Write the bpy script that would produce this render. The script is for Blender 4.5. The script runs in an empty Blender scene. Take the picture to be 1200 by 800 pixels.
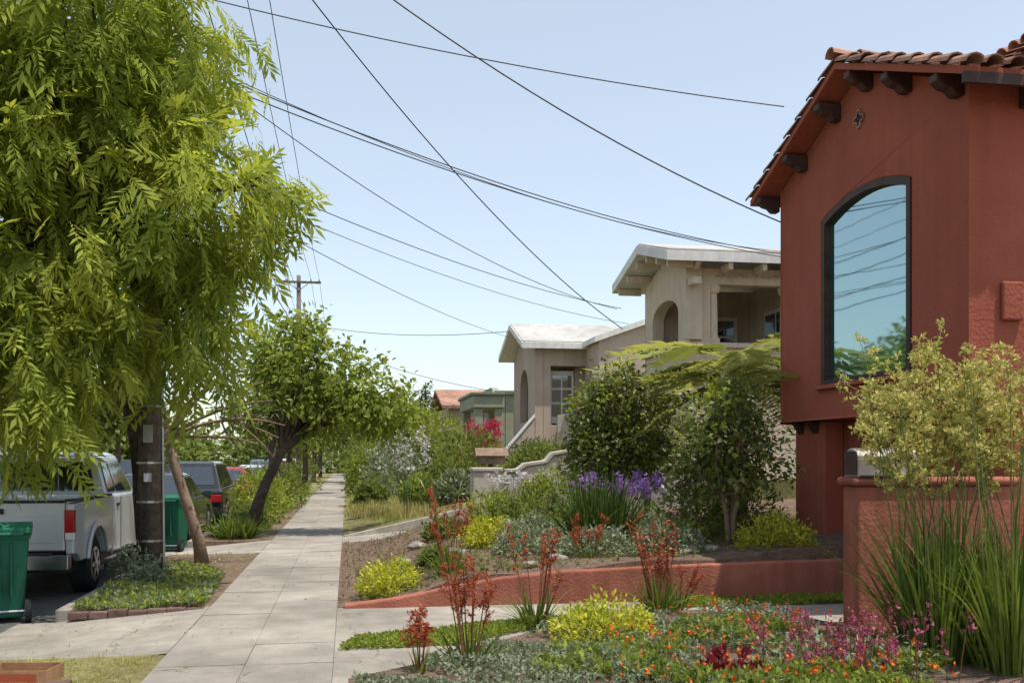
import bpy, math, random
import numpy as np
from mathutils import Vector, Matrix
from mathutils.geometry import tessellate_polygon
random.seed(5); R=np.random.RandomState(11)
sc=bpy.context.scene
sc.view_settings.view_transform='Standard'; sc.view_settings.look='None'; sc.view_settings.exposure=0; sc.view_settings.gamma=1

# ------------------------------------------------------------ materials
def nt(name):
    m=bpy.data.materials.new(name); m.use_nodes=True
    t=m.node_tree; return m,t,t.nodes['Principled BSDF'],t.nodes['Material Output']
def M(name,c1,c2=None,rough=.8,scale=3.0,bump=.15,bscale=60.,metal=0,spec=.3,attr=0,stain=.25,coat=0,crack=0,streak=0):
    m,t,p,o=nt(name); N=t.nodes; L=t.links
    if c2 is None: c2=tuple(c*.8 for c in c1)
    tc=N.new('ShaderNodeTexCoord')
    n=N.new('ShaderNodeTexNoise'); n.inputs['Scale'].default_value=scale; n.inputs['Detail'].default_value=8; n.inputs['Roughness'].default_value=.65
    L.new(tc.outputs['Object'],n.inputs['Vector'])
    cr=N.new('ShaderNodeValToRGB'); cr.color_ramp.elements[0].position=.36; cr.color_ramp.elements[1].position=.64
    cr.color_ramp.elements[0].color=(*c2,1); cr.color_ramp.elements[1].color=(*c1,1)
    L.new(n.outputs['Fac'],cr.inputs['Fac'])
    n2=N.new('ShaderNodeTexNoise'); n2.inputs['Scale'].default_value=scale*.17; n2.inputs['Detail'].default_value=4
    L.new(tc.outputs['Object'],n2.inputs['Vector'])
    mr=N.new('ShaderNodeMapRange'); mr.inputs['From Min'].default_value=.35; mr.inputs['From Max'].default_value=.65
    mr.inputs['To Min'].default_value=1-stain; mr.inputs['To Max'].default_value=1.0+stain*.3
    L.new(n2.outputs['Fac'],mr.inputs['Value'])
    vm=N.new('ShaderNodeVectorMath'); vm.operation='SCALE'
    L.new(cr.outputs['Color'],vm.inputs[0]); L.new(mr.outputs['Result'],vm.inputs['Scale'])
    last=vm.outputs[0]
    def mulby(sock,last):
        v2=N.new('ShaderNodeVectorMath'); v2.operation='SCALE'; L.new(last,v2.inputs[0]); L.new(sock,v2.inputs['Scale']); return v2.outputs[0]
    if attr:
        a=N.new('ShaderNodeAttribute'); a.attribute_name='v'
        m2=N.new('ShaderNodeMapRange'); m2.inputs['To Min'].default_value=1-attr; m2.inputs['To Max'].default_value=1+attr*.4
        L.new(a.outputs['Fac'],m2.inputs['Value']); last=mulby(m2.outputs['Result'],last)
    if streak:
        mp=N.new('ShaderNodeMapping'); mp.inputs['Scale'].default_value=(5,5,.35); L.new(tc.outputs['Object'],mp.inputs['Vector'])
        sn=N.new('ShaderNodeTexNoise'); sn.inputs['Scale'].default_value=1.3; sn.inputs['Detail'].default_value=6; L.new(mp.outputs[0],sn.inputs['Vector'])
        m6=N.new('ShaderNodeMapRange'); m6.inputs['From Min'].default_value=.35; m6.inputs['From Max'].default_value=.6; m6.inputs['To Min'].default_value=1-streak; m6.inputs['To Max'].default_value=1.03
        L.new(sn.outputs['Fac'],m6.inputs['Value']); last=mulby(m6.outputs['Result'],last)
    if crack:
        dn=N.new('ShaderNodeTexNoise'); dn.inputs['Scale'].default_value=2.2; dn.inputs['Detail'].default_value=6; L.new(tc.outputs['Object'],dn.inputs['Vector'])
        ad=N.new('ShaderNodeMixRGB'); ad.blend_type='ADD'; ad.inputs[0].default_value=.8; L.new(tc.outputs['Object'],ad.inputs[1]); L.new(dn.outputs['Color'],ad.inputs[2])
        vo=N.new('ShaderNodeTexVoronoi'); vo.feature='DISTANCE_TO_EDGE'; vo.inputs['Scale'].default_value=.55; L.new(ad.outputs[0],vo.inputs['Vector'])
        m3=N.new('ShaderNodeMapRange'); m3.inputs['From Min'].default_value=.0; m3.inputs['From Max'].default_value=.006; m3.inputs['To Min'].default_value=1-crack; m3.inputs['To Max'].default_value=1
        L.new(vo.outputs['Distance'],m3.inputs['Value']); last=mulby(m3.outputs['Result'],last)
        sp=N.new('ShaderNodeTexNoise'); sp.inputs['Scale'].default_value=28; sp.inputs['Detail'].default_value=3; L.new(tc.outputs['Object'],sp.inputs['Vector'])
        m4=N.new('ShaderNodeMapRange'); m4.inputs['From Min'].default_value=.30; m4.inputs['From Max'].default_value=.38; m4.inputs['To Min'].default_value=.72; m4.inputs['To Max'].default_value=1
        L.new(sp.outputs['Fac'],m4.inputs['Value']); last=mulby(m4.outputs['Result'],last)
        fn=N.new('ShaderNodeTexNoise'); fn.inputs['Scale'].default_value=160; fn.inputs['Detail'].default_value=2; L.new(tc.outputs['Object'],fn.inputs['Vector'])
        m5=N.new('ShaderNodeMapRange'); m5.inputs['From Min'].default_value=.3; m5.inputs['From Max'].default_value=.7; m5.inputs['To Min'].default_value=.84; m5.inputs['To Max'].default_value=1.1
        L.new(fn.outputs['Fac'],m5.inputs['Value']); last=mulby(m5.outputs['Result'],last)
    L.new(last,p.inputs['Base Color'])
    p.inputs['Roughness'].default_value=rough; p.inputs['Metallic'].default_value=metal
    p.inputs['Specular IOR Level'].default_value=spec; p.inputs['Coat Weight'].default_value=coat; p.inputs['Coat Roughness'].default_value=.06
    if bump>0:
        n3=N.new('ShaderNodeTexNoise'); n3.inputs['Scale'].default_value=bscale; n3.inputs['Detail'].default_value=5
        L.new(tc.outputs['Object'],n3.inputs['Vector'])
        b=N.new('ShaderNodeBump'); b.inputs['Strength'].default_value=bump; b.inputs['Distance'].default_value=.03
        L.new(n3.outputs['Fac'],b.inputs['Height']); L.new(b.outputs['Normal'],p.inputs['Normal'])
    return m
def leafmat(name,dark,light,tr=.35,rough=None,tcol=None):
    m,t,p,o=nt(name); N=t.nodes; L=t.links
    a=N.new('ShaderNodeAttribute'); a.attribute_name='v'
    cr=N.new('ShaderNodeValToRGB'); cr.color_ramp.elements[0].color=(*dark,1); cr.color_ramp.elements[1].color=(*light,1)
    L.new(a.outputs['Fac'],cr.inputs['Fac'])
    if rough is None:
        N.remove(p); p=N.new('ShaderNodeBsdfDiffuse'); L.new(cr.outputs['Color'],p.inputs['Color'])
    else:
        L.new(cr.outputs['Color'],p.inputs['Base Color']); p.inputs['Roughness'].default_value=rough; p.inputs['Specular IOR Level'].default_value=.4
    tb=N.new('ShaderNodeBsdfTranslucent'); g=N.new('ShaderNodeVectorMath'); g.operation='MULTIPLY'
    g.inputs[1].default_value=tcol or (1.5,1.4,.8); L.new(cr.outputs['Color'],g.inputs[0]); L.new(g.outputs[0],tb.inputs['Color'])
    mx=N.new('ShaderNodeMixShader'); mx.inputs[0].default_value=tr
    L.new(p.outputs[0],mx.inputs[1]); L.new(tb.outputs[0],mx.inputs[2]); L.new(mx.outputs[0],o.inputs['Surface'])
    return m
def glassmat(name,col,rough=.03,fac=.6,glossc=(.9,.95,1),bump=.04):
    m,t,p,o=nt(name); N=t.nodes; L=t.links
    p.inputs['Base Color'].default_value=(*col,1); p.inputs['Roughness'].default_value=.08; p.inputs['Specular IOR Level'].default_value=.3
    g=N.new('ShaderNodeBsdfGlossy'); g.inputs['Roughness'].default_value=rough; g.inputs['Color'].default_value=(*glossc,1)
    tc=N.new('ShaderNodeTexCoord'); n=N.new('ShaderNodeTexNoise'); n.inputs['Scale'].default_value=1.2; L.new(tc.outputs['Object'],n.inputs['Vector'])
    b=N.new('ShaderNodeBump'); b.inputs['Strength'].default_value=bump; b.inputs['Distance'].default_value=.1; L.new(n.outputs['Fac'],b.inputs['Height']); L.new(b.outputs['Normal'],g.inputs['Normal'])
    mx=N.new('ShaderNodeMixShader'); mx.inputs[0].default_value=fac
    L.new(p.outputs[0],mx.inputs[1]); L.new(g.outputs[0],mx.inputs[2]); L.new(mx.outputs[0],o.inputs['Surface'])
    return m

concrete=M('concrete',(.41,.365,.31),(.30,.27,.23),rough=.95,scale=2.2,bump=.3,bscale=90,attr=.12,stain=.30,crack=.5)
concrete2=M('concrete_drive',(.40,.36,.305),(.29,.26,.22),rough=.95,scale=3,bump=.3,bscale=90,stain=.32,crack=.5)
asphalt=M('asphalt',(.14,.135,.13),(.085,.083,.08),rough=.95,scale=6,bump=.4,bscale=120,stain=.3,crack=.4)
joint=M('joint_dirt',(.19,.165,.13),(.12,.105,.08))
soil=M('soil',(.24,.17,.11),(.13,.09,.06),rough=1,scale=14,bump=.8,bscale=50)
mulch=M('mulch',(.32,.215,.155),(.12,.08,.06),rough=1,scale=38,bump=1,bscale=90,stain=.3)
drygrass=M('dry_grass_ground',(.30,.25,.11),(.16,.16,.06),rough=1,scale=9,bump=.8,bscale=70)
brickm=M('brick_edging',(.24,.15,.12),(.15,.09,.075),rough=.95,scale=10,bump=.5,attr=.3)
redst=M('red_stucco',(.375,.112,.072),(.335,.098,.062),rough=.92,scale=1.4,bump=.4,bscale=28,stain=.12,spec=.12,streak=.05)
redw=M('red_garden_stucco',(.42,.155,.105),(.34,.12,.08),rough=.92,scale=2.5,bump=.4,bscale=30,stain=.28,spec=.15,streak=.2)
terra=M('terracotta_tile',(.48,.27,.19),(.29,.15,.105),rough=.85,scale=4,bump=.4,bscale=50,attr=.45,stain=.3)
dkwood=M('dark_wood',(.085,.042,.032),(.05,.026,.02),rough=.6,scale=6,bump=.2)
cream=M('cream_stucco',(.64,.54,.41),(.56,.47,.35),rough=.9,scale=2,bump=.35,bscale=30,stain=.15,streak=.1)
white=M('white_paint',(.78,.76,.72),(.66,.64,.60),rough=.6,scale=5,bump=.1,stain=.12,streak=.1)
tan=M('tan_stucco',(.47,.37,.30),(.42,.33,.265),rough=.9,scale=1.5,bump=.3,bscale=30,stain=.12,streak=.07)
sage=M('sage_stucco',(.34,.35,.26),(.28,.29,.21),rough=.9,scale=1.5,bump=.3,bscale=30,stain=.15)
beige=M('beige_stucco',(.50,.40,.31),(.42,.34,.27),rough=.9,scale=1.5,bump=.3)
greyst=M('grey_stucco',(.52,.47,.40),(.42,.375,.315),rough=.9,scale=3,bump=.35,bscale=40,stain=.3,streak=.2)
roofgrey=M('light_roofing',(.50,.48,.45),(.38,.36,.34),rough=.9,scale=3,bump=.2,stain=.2)
polewood=M('weathered_pole_wood',(.23,.19,.16),(.12,.095,.078),rough=.95,scale=9,bump=.7,bscale=40,stain=.3,streak=.4)
bark=M('bark',(.16,.12,.09),(.07,.05,.04),rough=.95,scale=12,bump=.9,bscale=40)
barkl=M('light_brown_bark',(.32,.22,.16),(.21,.145,.10),rough=.95,scale=10,bump=.7,bscale=40)
barkd=M('dark_bark',(.11,.085,.07),(.05,.04,.032),rough=.95,scale=10,bump=.8,bscale=40)
metal=M('galvanised_metal',(.55,.55,.55),(.4,.4,.4),rough=.35,metal=.9,bump=.05)
mailm=M('mailbox_metal',(.46,.41,.39),(.36,.32,.30),rough=.4,metal=.5,bump=.05)
wirem=M('wire_black',(.03,.03,.035),rough=.6,bump=0)
truckp=M('silver_paint',(.54,.56,.58),(.50,.52,.54),rough=.35,metal=.25,spec=.5,bump=0,coat=.5,stain=.08)
darkp=M('dark_grey_paint',(.05,.055,.065),rough=.3,metal=.4,spec=.5,bump=0,coat=.8,stain=.05)
blackp=M('black_paint',(.015,.016,.02),rough=.25,spec=.5,bump=0,coat=.8,stain=.02)
redp=M('red_paint',(.32,.02,.03),rough=.3,spec=.5,bump=0,coat=.8,stain=.05)
whitep=M('white_car_paint',(.72,.73,.74),rough=.3,spec=.5,bump=0,coat=.8,stain=.05)
bluep=M('blue_grey_paint',(.12,.16,.22),rough=.3,metal=.3,spec=.5,bump=0,coat=.8,stain=.05)
rubber=M('rubber',(.02,.02,.02),rough=.9,bump=.1,scale=8)
plastic=M('black_plastic',(.03,.03,.03),rough=.6,bump=0)
chrome=M('chrome',(.7,.7,.72),rough=.22,metal=1,bump=0,stain=.05)
rim=M('alloy_rim',(.5,.5,.52),rough=.3,metal=.9,bump=0)
tailr=M('tail_light_red',(.45,.01,.01),rough=.2,spec=.6,bump=0,coat=1)
plate=M('license_plate',(.7,.7,.75),(.5,.5,.65),rough=.4,scale=40,bump=0)
bingreen=M('bin_green_plastic',(.012,.13,.075),(.01,.10,.055),rough=.55,scale=3,bump=.1,stain=.25)
cardb=M('cardboard',(.42,.24,.12),(.30,.16,.08),rough=.9,scale=8)
carglass=glassmat('car_glass',(.012,.016,.018),fac=.13)
winglass=glassmat('window_glass',(.02,.09,.085),fac=.64,glossc=(.50,.68,.70),bump=.012)
darkglass=glassmat('dark_window_glass',(.03,.035,.04),fac=.2)
dark=M('dark_interior',(.06,.05,.045),rough=.9,bump=0)
rockm=M('stone',(.33,.30,.26),(.2,.18,.16),rough=.9,scale=5,bump=.6,bscale=20)

lf_lime=leafmat('leaf_lime',(.14,.19,.035),(.47,.52,.10),tr=.5,tcol=(1.4,1.35,.8))
lf_mid=leafmat('leaf_mid_green',(.07,.10,.03),(.26,.31,.095),tr=.38)
lf_dark=leafmat('leaf_dark_glossy',(.03,.055,.018),(.13,.175,.05),tr=.25,rough=.35)
lf_cam=leafmat('leaf_camellia',(.05,.08,.02),(.25,.285,.07),tr=.32,rough=.38)
lf_yel=leafmat('leaf_yellow_green',(.26,.30,.03),(.62,.61,.09),tr=.28)
lf_grey=leafmat('leaf_grey_green',(.14,.17,.10),(.34,.38,.26),tr=.2)
lf_strap=leafmat('leaf_strap',(.055,.095,.02),(.20,.26,.06),tr=.25)
lf_fern=leafmat('leaf_fern',(.12,.15,.04),(.34,.36,.14),tr=.42)
lf_dry=leafmat('leaf_dry_grass',(.24,.22,.09),(.52,.45,.22),tr=.3)
lf_cover=leafmat('leaf_bright_cover',(.12,.17,.03),(.36,.41,.08),tr=.3)
lf_fresh=leafmat('leaf_fresh_green',(.09,.13,.03),(.33,.39,.09),tr=.45)
fl_red=leafmat('flower_rust_red',(.26,.05,.03),(.54,.15,.07),tr=.2,tcol=(1.1,.9,.8))
fl_or=leafmat('flower_orange',(.60,.10,.02),(.85,.22,.05),tr=.2,tcol=(1,.9,.8))
fl_mag=leafmat('flower_magenta',(.28,.05,.10),(.55,.16,.25),tr=.25,tcol=(1.1,.9,1))
fl_pur=leafmat('flower_purple',(.32,.13,.45),(.58,.36,.75),tr=.25,tcol=(1,1,1.1))
fl_wht=leafmat('flower_white',(.55,.52,.5),(.85,.8,.8),tr=.2,tcol=(1,1,1))
fl_pnk=leafmat('flower_pink_red',(.42,.03,.06),(.62,.08,.14),tr=.2,tcol=(1,.9,.9))
fl_yg=leafmat('flower_yellow_green',(.36,.35,.09),(.68,.61,.24),tr=.35,tcol=(1.1,1.1,.8))
stem_m=leafmat('stem_green',(.12,.16,.05),(.22,.24,.08),tr=.05)
stem_r=leafmat('stem_rust',(.15,.07,.035),(.24,.11,.055),tr=.05)

# ------------------------------------------------------------ builders
def link(o,parent=None):
    sc.collection.objects.link(o)
    if parent is not None: o.parent=parent
    return o
def empty(name,loc=(0,0,0),rz=0):
    e=bpy.data.objects.new(name,None); e.location=loc; e.rotation_euler=(0,0,rz); e.empty_display_size=.2
    return link(e)
def npmesh(name,V,F,mat,v=None,parent=None,smooth=False):
    V=np.asarray(V,dtype=np.float32).reshape(-1,3); F=np.asarray(F,dtype=np.int32); m,k=F.shape
    me=bpy.data.meshes.new(name); me.vertices.add(len(V)); me.vertices.foreach_set('co',V.ravel())
    me.loops.add(m*k); me.loops.foreach_set('vertex_index',F.ravel())
    me.polygons.add(m); me.polygons.foreach_set('loop_start',np.arange(0,m*k,k,dtype=np.int32))
    try: me.polygons.foreach_set('loop_total',np.full(m,k,dtype=np.int32))
    except Exception: pass
    if v is not None:
        a=me.attributes.new('v','FLOAT','FACE'); a.data.foreach_set('value',np.asarray(v,dtype=np.float32))
    me.update(calc_edges=True); me.materials.append(mat)
    if smooth: me.polygons.foreach_set('use_smooth',np.ones(m,dtype=bool))
    return link(bpy.data.objects.new(name,me),parent)

class MB:
    def __init__(s): s.v=[]; s.f=[]; s.mi=[]; s.mats=[]; s.a=[]
    def m(s,mat):
        if mat not in s.mats: s.mats.append(mat)
        return s.mats.index(mat)
    def add(s,vs,fs,mat,a=None):
        b=len(s.v); s.v+= [tuple(x) for x in vs]; i=s.m(mat)
        if a is None: a=random.random()
        for f in fs: s.f.append(tuple(b+j for j in f)); s.mi.append(i); s.a.append(a)
    def box(s,x0,x1,y0,y1,z0,z1,mat):
        s.add([(x0,y0,z0),(x1,y0,z0),(x1,y1,z0),(x0,y1,z0),(x0,y0,z1),(x1,y0,z1),(x1,y1,z1),(x0,y1,z1)],
              [(0,3,2,1),(4,5,6,7),(0,1,5,4),(1,2,6,5),(2,3,7,6),(3,0,4,7)],mat)
    def hexa(s,b,t,mat):
        s.add(list(b)+list(t),[(0,3,2,1),(4,5,6,7),(0,1,5,4),(1,2,6,5),(2,3,7,6),(3,0,4,7)],mat)
    def ext(s,prof,axis,a0,a1,mat):
        n=len(prof)
        def P(p,a): return (a,p[0],p[1]) if axis=='x' else ((p[0],a,p[1]) if axis=='y' else (p[0],p[1],a))
        vs=[P(p,a0) for p in prof]+[P(p,a1) for p in prof]
        fs=[tuple(range(n))[::-1],tuple(range(n,2*n))]+[(i,(i+1)%n,n+(i+1)%n,n+i) for i in range(n)]
        s.add(vs,fs,mat)
    def tube(s,pts,rad,mat,n=8,cap=True):
        pts=[Vector(p) for p in pts]; vs=[]; fs=[]
        for i,p in enumerate(pts):
            d=(pts[min(i+1,len(pts)-1)]-pts[max(i-1,0)]).normalized()
            h=Vector((0,0,1)) if abs(d.z)<.9 else Vector((1,0,0))
            u=d.cross(h).normalized(); w=d.cross(u)
            r=rad[i] if hasattr(rad,'__len__') else rad
            for k in range(n):
                a=2*math.pi*k/n; vs.append(p+u*math.cos(a)*r+w*math.sin(a)*r)
        for i in range(len(pts)-1):
            for k in range(n):
                fs.append((i*n+k,i*n+(k+1)%n,(i+1)*n+(k+1)%n,(i+1)*n+k))
        if cap: fs.append(tuple(range(n))[::-1]); fs.append(tuple(range((len(pts)-1)*n,len(pts)*n)))
        s.add(vs,fs,mat)
    def panel(s,f,outer,holes,t,mat):
        loops=[outer]+holes
        flat=[p for l in loops for p in l]; n=len(flat)
        tr=tessellate_polygon([[Vector((p[0],p[1],0)) for p in l] for l in loops])
        vs=[f(p[0],p[1],0) for p in flat]+[f(p[0],p[1],t) for p in flat]
        fs=[tuple(x) for x in tr]+[tuple(n+j for j in x)[::-1] for x in tr]
        b=0
        for l in loops:
            k=len(l)
            for i in range(k): fs.append((b+i,b+(i+1)%k,n+b+(i+1)%k,n+b+i))
            b+=k
        s.add(vs,fs,mat)
    def inset(s,c,u0,u1,v0,v1,off,mat):
        c=[Vector(x) for x in c]
        def B(u,v): return (c[0]*(1-u)+c[1]*u)*(1-v)+(c[3]*(1-u)+c[2]*u)*v
        nn=(c[1]-c[0]).cross(c[3]-c[0]).normalized()*off
        s.add([B(u0,v0)+nn,B(u1,v0)+nn,B(u1,v1)+nn,B(u0,v1)+nn],[(0,1,2,3)],mat)
    def build(s,name,parent=None,bevel=0,smooth=False,seg=2):
        me=bpy.data.meshes.new(name); me.from_pydata(s.v,[],s.f)
        for m in s.mats: me.materials.append(m)
        me.polygons.foreach_set('material_index',s.mi)
        a=me.attributes.new('v','FLOAT','FACE'); a.data.foreach_set('value',s.a)
        me.update()
        o=link(bpy.data.objects.new(name,me),parent)
        if bevel:
            b=o.modifiers.new('bev','BEVEL'); b.width=bevel; b.segments=seg; b.limit_method='ANGLE'; b.angle_limit=math.radians(35)
        if smooth: me.polygons.foreach_set('use_smooth',[True]*len(me.polygons))
        return o
def arch(a0,a1,b0,b1,rise,n=14):
    pts=[(a0,b0),(a1,b0)]
    for i in range(n+1):
        t=math.pi*i/n; pts.append(((a0+a1)/2+math.cos(t)*(a1-a0)/2,b1+math.sin(t)*rise))
    return pts
def seg_arch(a0,a1,b0,b1,rise,n=14):
    pts=[(a0,b0),(a1,b0)]
    for i in range(n+1):
        t=i/n; pts.append((a1+(a0-a1)*t,b1+rise*(1-(2*t-1)**2)))
    return pts
def ss(t): t=max(0.,min(1.,t)); return t*t*(3-2*t)

def nrm(a): return a/np.maximum(np.linalg.norm(a,axis=-1,keepdims=True),1e-6)
LEAF=(np.array([[0,0,0],[.45,.22,.05],[1,0,-.06],[.45,-.22,.05]]),np.array([[0,1,2,3]]))
WLEAF=(np.array([[0,0,0],[.5,.34,.08],[1,0,-.08],[.5,-.34,.08]]),np.array([[0,1,2,3]]))
def pinnate(npair,ll,arch_=.35,w=.2,ang=55,taper=True):
    V=[];F=[]
    def z(x): return -arch_*x*x
    for k in range(npair):
        x=.12+.85*(k+.5)/npair; L=ll*(math.sin(math.pi*min(1,(.22+.78*(1-x*.85)))) if taper else 1)
        L=max(L,ll*.35)
        for s in (-1,1):
            a=math.radians(ang+random.uniform(-12,12)); dx,dy=math.cos(a),s*math.sin(a)
            dz=-.28+random.uniform(-.15,.1)
            b=len(V); p=np.array([x,0,z(x)]); d=np.array([dx,dy,dz]); q=np.array([-dy,dx,0])*w*.5
            V+=[p,p+d*L*.45+q*L,p+d*L+np.array([0,0,-.1*L]),p+d*L*.45-q*L]; F.append([b,b+1,b+2,b+3])
    b=len(V); p=np.array([.97,0,z(.97)]); V+=[p,p+[ll*.4,ll*w*.5,-.15*ll],p+[ll*.9,0,-.5*ll],p+[ll*.4,-ll*w*.5,-.15*ll]]; F.append([b,b+1,b+2,b+3])
    b=len(V); V+=[np.array([0,.006,0]),np.array([0,-.006,0]),np.array([.97,-.004,z(.97)]),np.array([.97,.004,z(.97)])]; F.append([b,b+1,b+2,b+3])
    return np.array(V),np.array(F)
def tuft(n,w=.22,sp=1.0,up=0.2):
    V=[];F=[]
    for i in range(n):
        d=R.normal(size=3); d[2]=abs(d[2])*sp+up; d/=np.linalg.norm(d); q=np.cross(d,R.normal(size=3)); q/=np.linalg.norm(q)
        L=R.uniform(.6,1); b=len(V)
        V+=[d*.05,d*L*.5+q*w*L,d*L,d*L*.5-q*w*L]; F.append([b,b+1,b+2,b+3])
    return np.array(V),np.array(F)
def inst(P,D,S,T,up=.8):
    n=len(P); D=nrm(D); U=np.array([0,0,1.])[None]*up+R.normal(size=(n,3))*(.45)
    Y=nrm(np.cross(U,D)); Z=np.cross(D,Y); tv,tf=T; S=np.asarray(S).reshape(-1,1,1)
    V=P[:,None,:]+S*(tv[None,:,0:1]*D[:,None,:]+tv[None,:,1:2]*Y[:,None,:]+tv[None,:,2:3]*Z[:,None,:])
    F=tf[None]+(np.arange(n)*len(tv))[:,None,None]
    return V.reshape(-1,3),F.reshape(-1,tf.shape[1])
def foliage(name,blobs,nclump,per,cs,size,T,mat,droop=.3,parent=None,inner=2.0,zmin=None,out=.7):
    B=np.array(blobs,dtype=float); w=B[:,3]*B[:,4]*B[:,5]; w=w**.8; w/=w.sum()
    id=R.choice(len(B),nclump,p=w); d=nrm(R.normal(size=(nclump,3))); r=R.uniform(0,1,size=(nclump,1))**(1/inner)
    C=B[id,:3]+d*r*B[id,3:6]
    Ts=T if isinstance(T,list) else [T]
    Vs=[];Fs=[];vs=[];off=0
    cid=np.repeat(np.arange(nclump),per); n=len(cid)
    P=C[cid]+R.normal(size=(n,3))*cs
    D=d[cid]*out+R.normal(size=(n,3))*.55+np.array([0,0,-droop])
    S=size*R.uniform(.65,1.25,size=n); cv=R.uniform(0,1,size=nclump)
    v=np.clip(cv[cid]*.55+R.uniform(0,1,size=n)*.45,0,1)
    k=np.ones(n,bool)
    if zmin is not None: k&=P[:,2]>zmin
    P,D,S,v=P[k],D[k],S[k],v[k]; n=len(P); tid=R.randint(0,len(Ts),size=n)
    for i,t in enumerate(Ts):
        q=tid==i
        if q.sum()==0: continue
        V,F=inst(P[q],D[q],S[q],t); Vs.append(V); Fs.append(F+off); off+=len(V); vs.append(np.repeat(v[q],len(t[1])))
    o=npmesh(name,np.concatenate(Vs),np.concatenate(Fs),mat,np.concatenate(vs),parent)
    return o,C
def scatter(name,P,size,T,mat,parent=None,up=1.0,spread=.35):
    n=len(P); D=np.zeros((n,3)); D[:,2]=up; D+=R.normal(size=(n,3))*spread
    Ts=T if isinstance(T,list) else [T]; tid=R.randint(0,len(Ts),size=n); S=size*R.uniform(.6,1.3,size=n)
    v=R.uniform(0,1,size=n); Vs=[];Fs=[];vs=[];off=0
    for i,t in enumerate(Ts):
        q=tid==i
        if q.sum()==0: continue
        V,F=inst(P[q],D[q],S[q],t,up=.1); Vs.append(V); Fs.append(F+off); off+=len(V); vs.append(np.repeat(v[q],len(t[1])))
    return npmesh(name,np.concatenate(Vs),np.concatenate(Fs),mat,np.concatenate(vs),parent)
def blades(name,centers,n,L,w,mat,lean=(.05,.6),droop=.35,rad=.15,parent=None,seg=5):
    Cc=np.array(centers,float); N=n*len(Cc); c=np.repeat(Cc,n,axis=0)
    az=R.uniform(0,2*math.pi,N); ln=R.uniform(lean[0],lean[1],N); Ls=L*R.uniform(.55,1.1,N); rr=rad*np.sqrt(R.uniform(0,1,N))
    dr=droop*R.uniform(.3,1.3,N)*ln/max(lean[1],.01)
    base=c+np.stack([np.cos(az)*rr,np.sin(az)*rr,np.zeros(N)],1)
    side=np.stack([-np.sin(az),np.cos(az),np.zeros(N)],1); tw=R.normal(size=(N,3))*.35; side=nrm(side+tw)
    V=np.zeros((N,seg+1,2,3))
    for k in range(seg+1):
        t=k/seg; h=Ls*(np.sin(ln)*t+dr*t*t); z=Ls*(np.cos(ln)*t-dr*t**2.5)
        p=base+np.stack([np.cos(az)*h,np.sin(az)*h,z],1); ww=w*.5*(1-t**2*.92)*(1 if k else .7)
        V[:,k,0]=p+side*ww; V[:,k,1]=p-side*ww
    f=[]
    for k in range(seg): f.append([2*k,2*k+1,2*k+3,2*k+2])
    F=np.array(f)[None]+(np.arange(N)*(seg+1)*2)[:,None,None]
    v=np.repeat(R.uniform(0,1,N),seg)
    return npmesh(name,V.reshape(-1,3),F.reshape(-1,4),mat,v,parent)
def inpoly(P,poly):
    x,y=P[:,0],P[:,1]; ins=np.zeros(len(P),bool); j=len(poly)-1
    for i in range(len(poly)):
        xi,yi=poly[i]; xj,yj=poly[j]
        c=((yi>y)!=(yj>y))&(x<(xj-xi)*(y-yi)/(yj-yi+1e-12)+xi); ins^=c; j=i
    return ins
def polypts(poly,n):
    a=np.array(poly); lo=a.min(0); hi=a.max(0); P=R.uniform(lo,hi,size=(n*3,2)); P=P[inpoly(P,poly)][:n]
    return P
def limbs(mb,start,r0,targets,mat,sag=.15,n=6):
    for t in targets:
        s=Vector(start); t=Vector(t); mid=s.lerp(t,.5)+Vector((random.uniform(-.2,.2),random.uniform(-.2,.2),sag+random.uniform(0,.3)))
        pts=[];rr=[]
        for i in range(7):
            k=i/6; p=s*(1-k)**2+mid*2*k*(1-k)+t*k*k; pts.append(p); rr.append(r0*(1-k)+.012*k)
        mb.tube(pts,rr,mat,n=n)

# ------------------------------------------------------------ terrain
def H(x,y):
    if y<11.5: return 0.
    if y<19.9: return .34*ss(x/1.8)+.06*max(0,x-1.8)
    if y<21.5: return .10*max(0,min(x,6))
    return .23*max(0,min(x,2.6))+.08*max(0,min(x,14)-2.6)
def sheet(name,xs,ys,hf,mat,parent=None,skirt=None):
    mb=MB(); nx=len(xs); vs=[(x,y,hf(x,y)) for y in ys for x in xs]
    fs=[(j*nx+i,j*nx+i+1,(j+1)*nx+i+1,(j+1)*nx+i) for j in range(len(ys)-1) for i in range(nx-1)]
    mb.add(vs,fs,mat,.5)
    if skirt is not None:
        ring=[(i,0) for i in range(nx)]+[(nx-1,j) for j in range(1,len(ys))]+[(i,len(ys)-1) for i in range(nx-2,-1,-1)]+[(0,j) for j in range(len(ys)-2,-1,-1)]
        for a,b in zip(ring[:-1],ring[1:]):
            p=vs[a[1]*nx+a[0]]; q=vs[b[1]*nx+b[0]]
            mb.add([p,q,(q[0],q[1],skirt),(p[0],p[1],skirt)],[(0,1,2,3)],mat,.5)
    return mb.build(name,parent)
lin=lambda a,b,n:[a+(b-a)*i/n for i in range(n+1)]
sheet('ground',lin(-900,900,12),lin(-900,900,12),lambda x,y:-.20,drygrass)
sheet('road',lin(-11.3,-3.22,4),lin(-30,400,20),lambda x,y:-.15,asphalt)
fx=lin(-.12,8,30)+[10,14,25,60]
sheet('front_yard_soil',fx,lin(-12,11.4,10),lambda x,y:-.012,mulch,skirt=-.2)
sheet('garden_bed',fx,lin(11.42,19.9,24),lambda x,y:H(x,12)+.03*math.sin(x*3+y*2)*ss(x)-.0,mulch,skirt=-.2)
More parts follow.
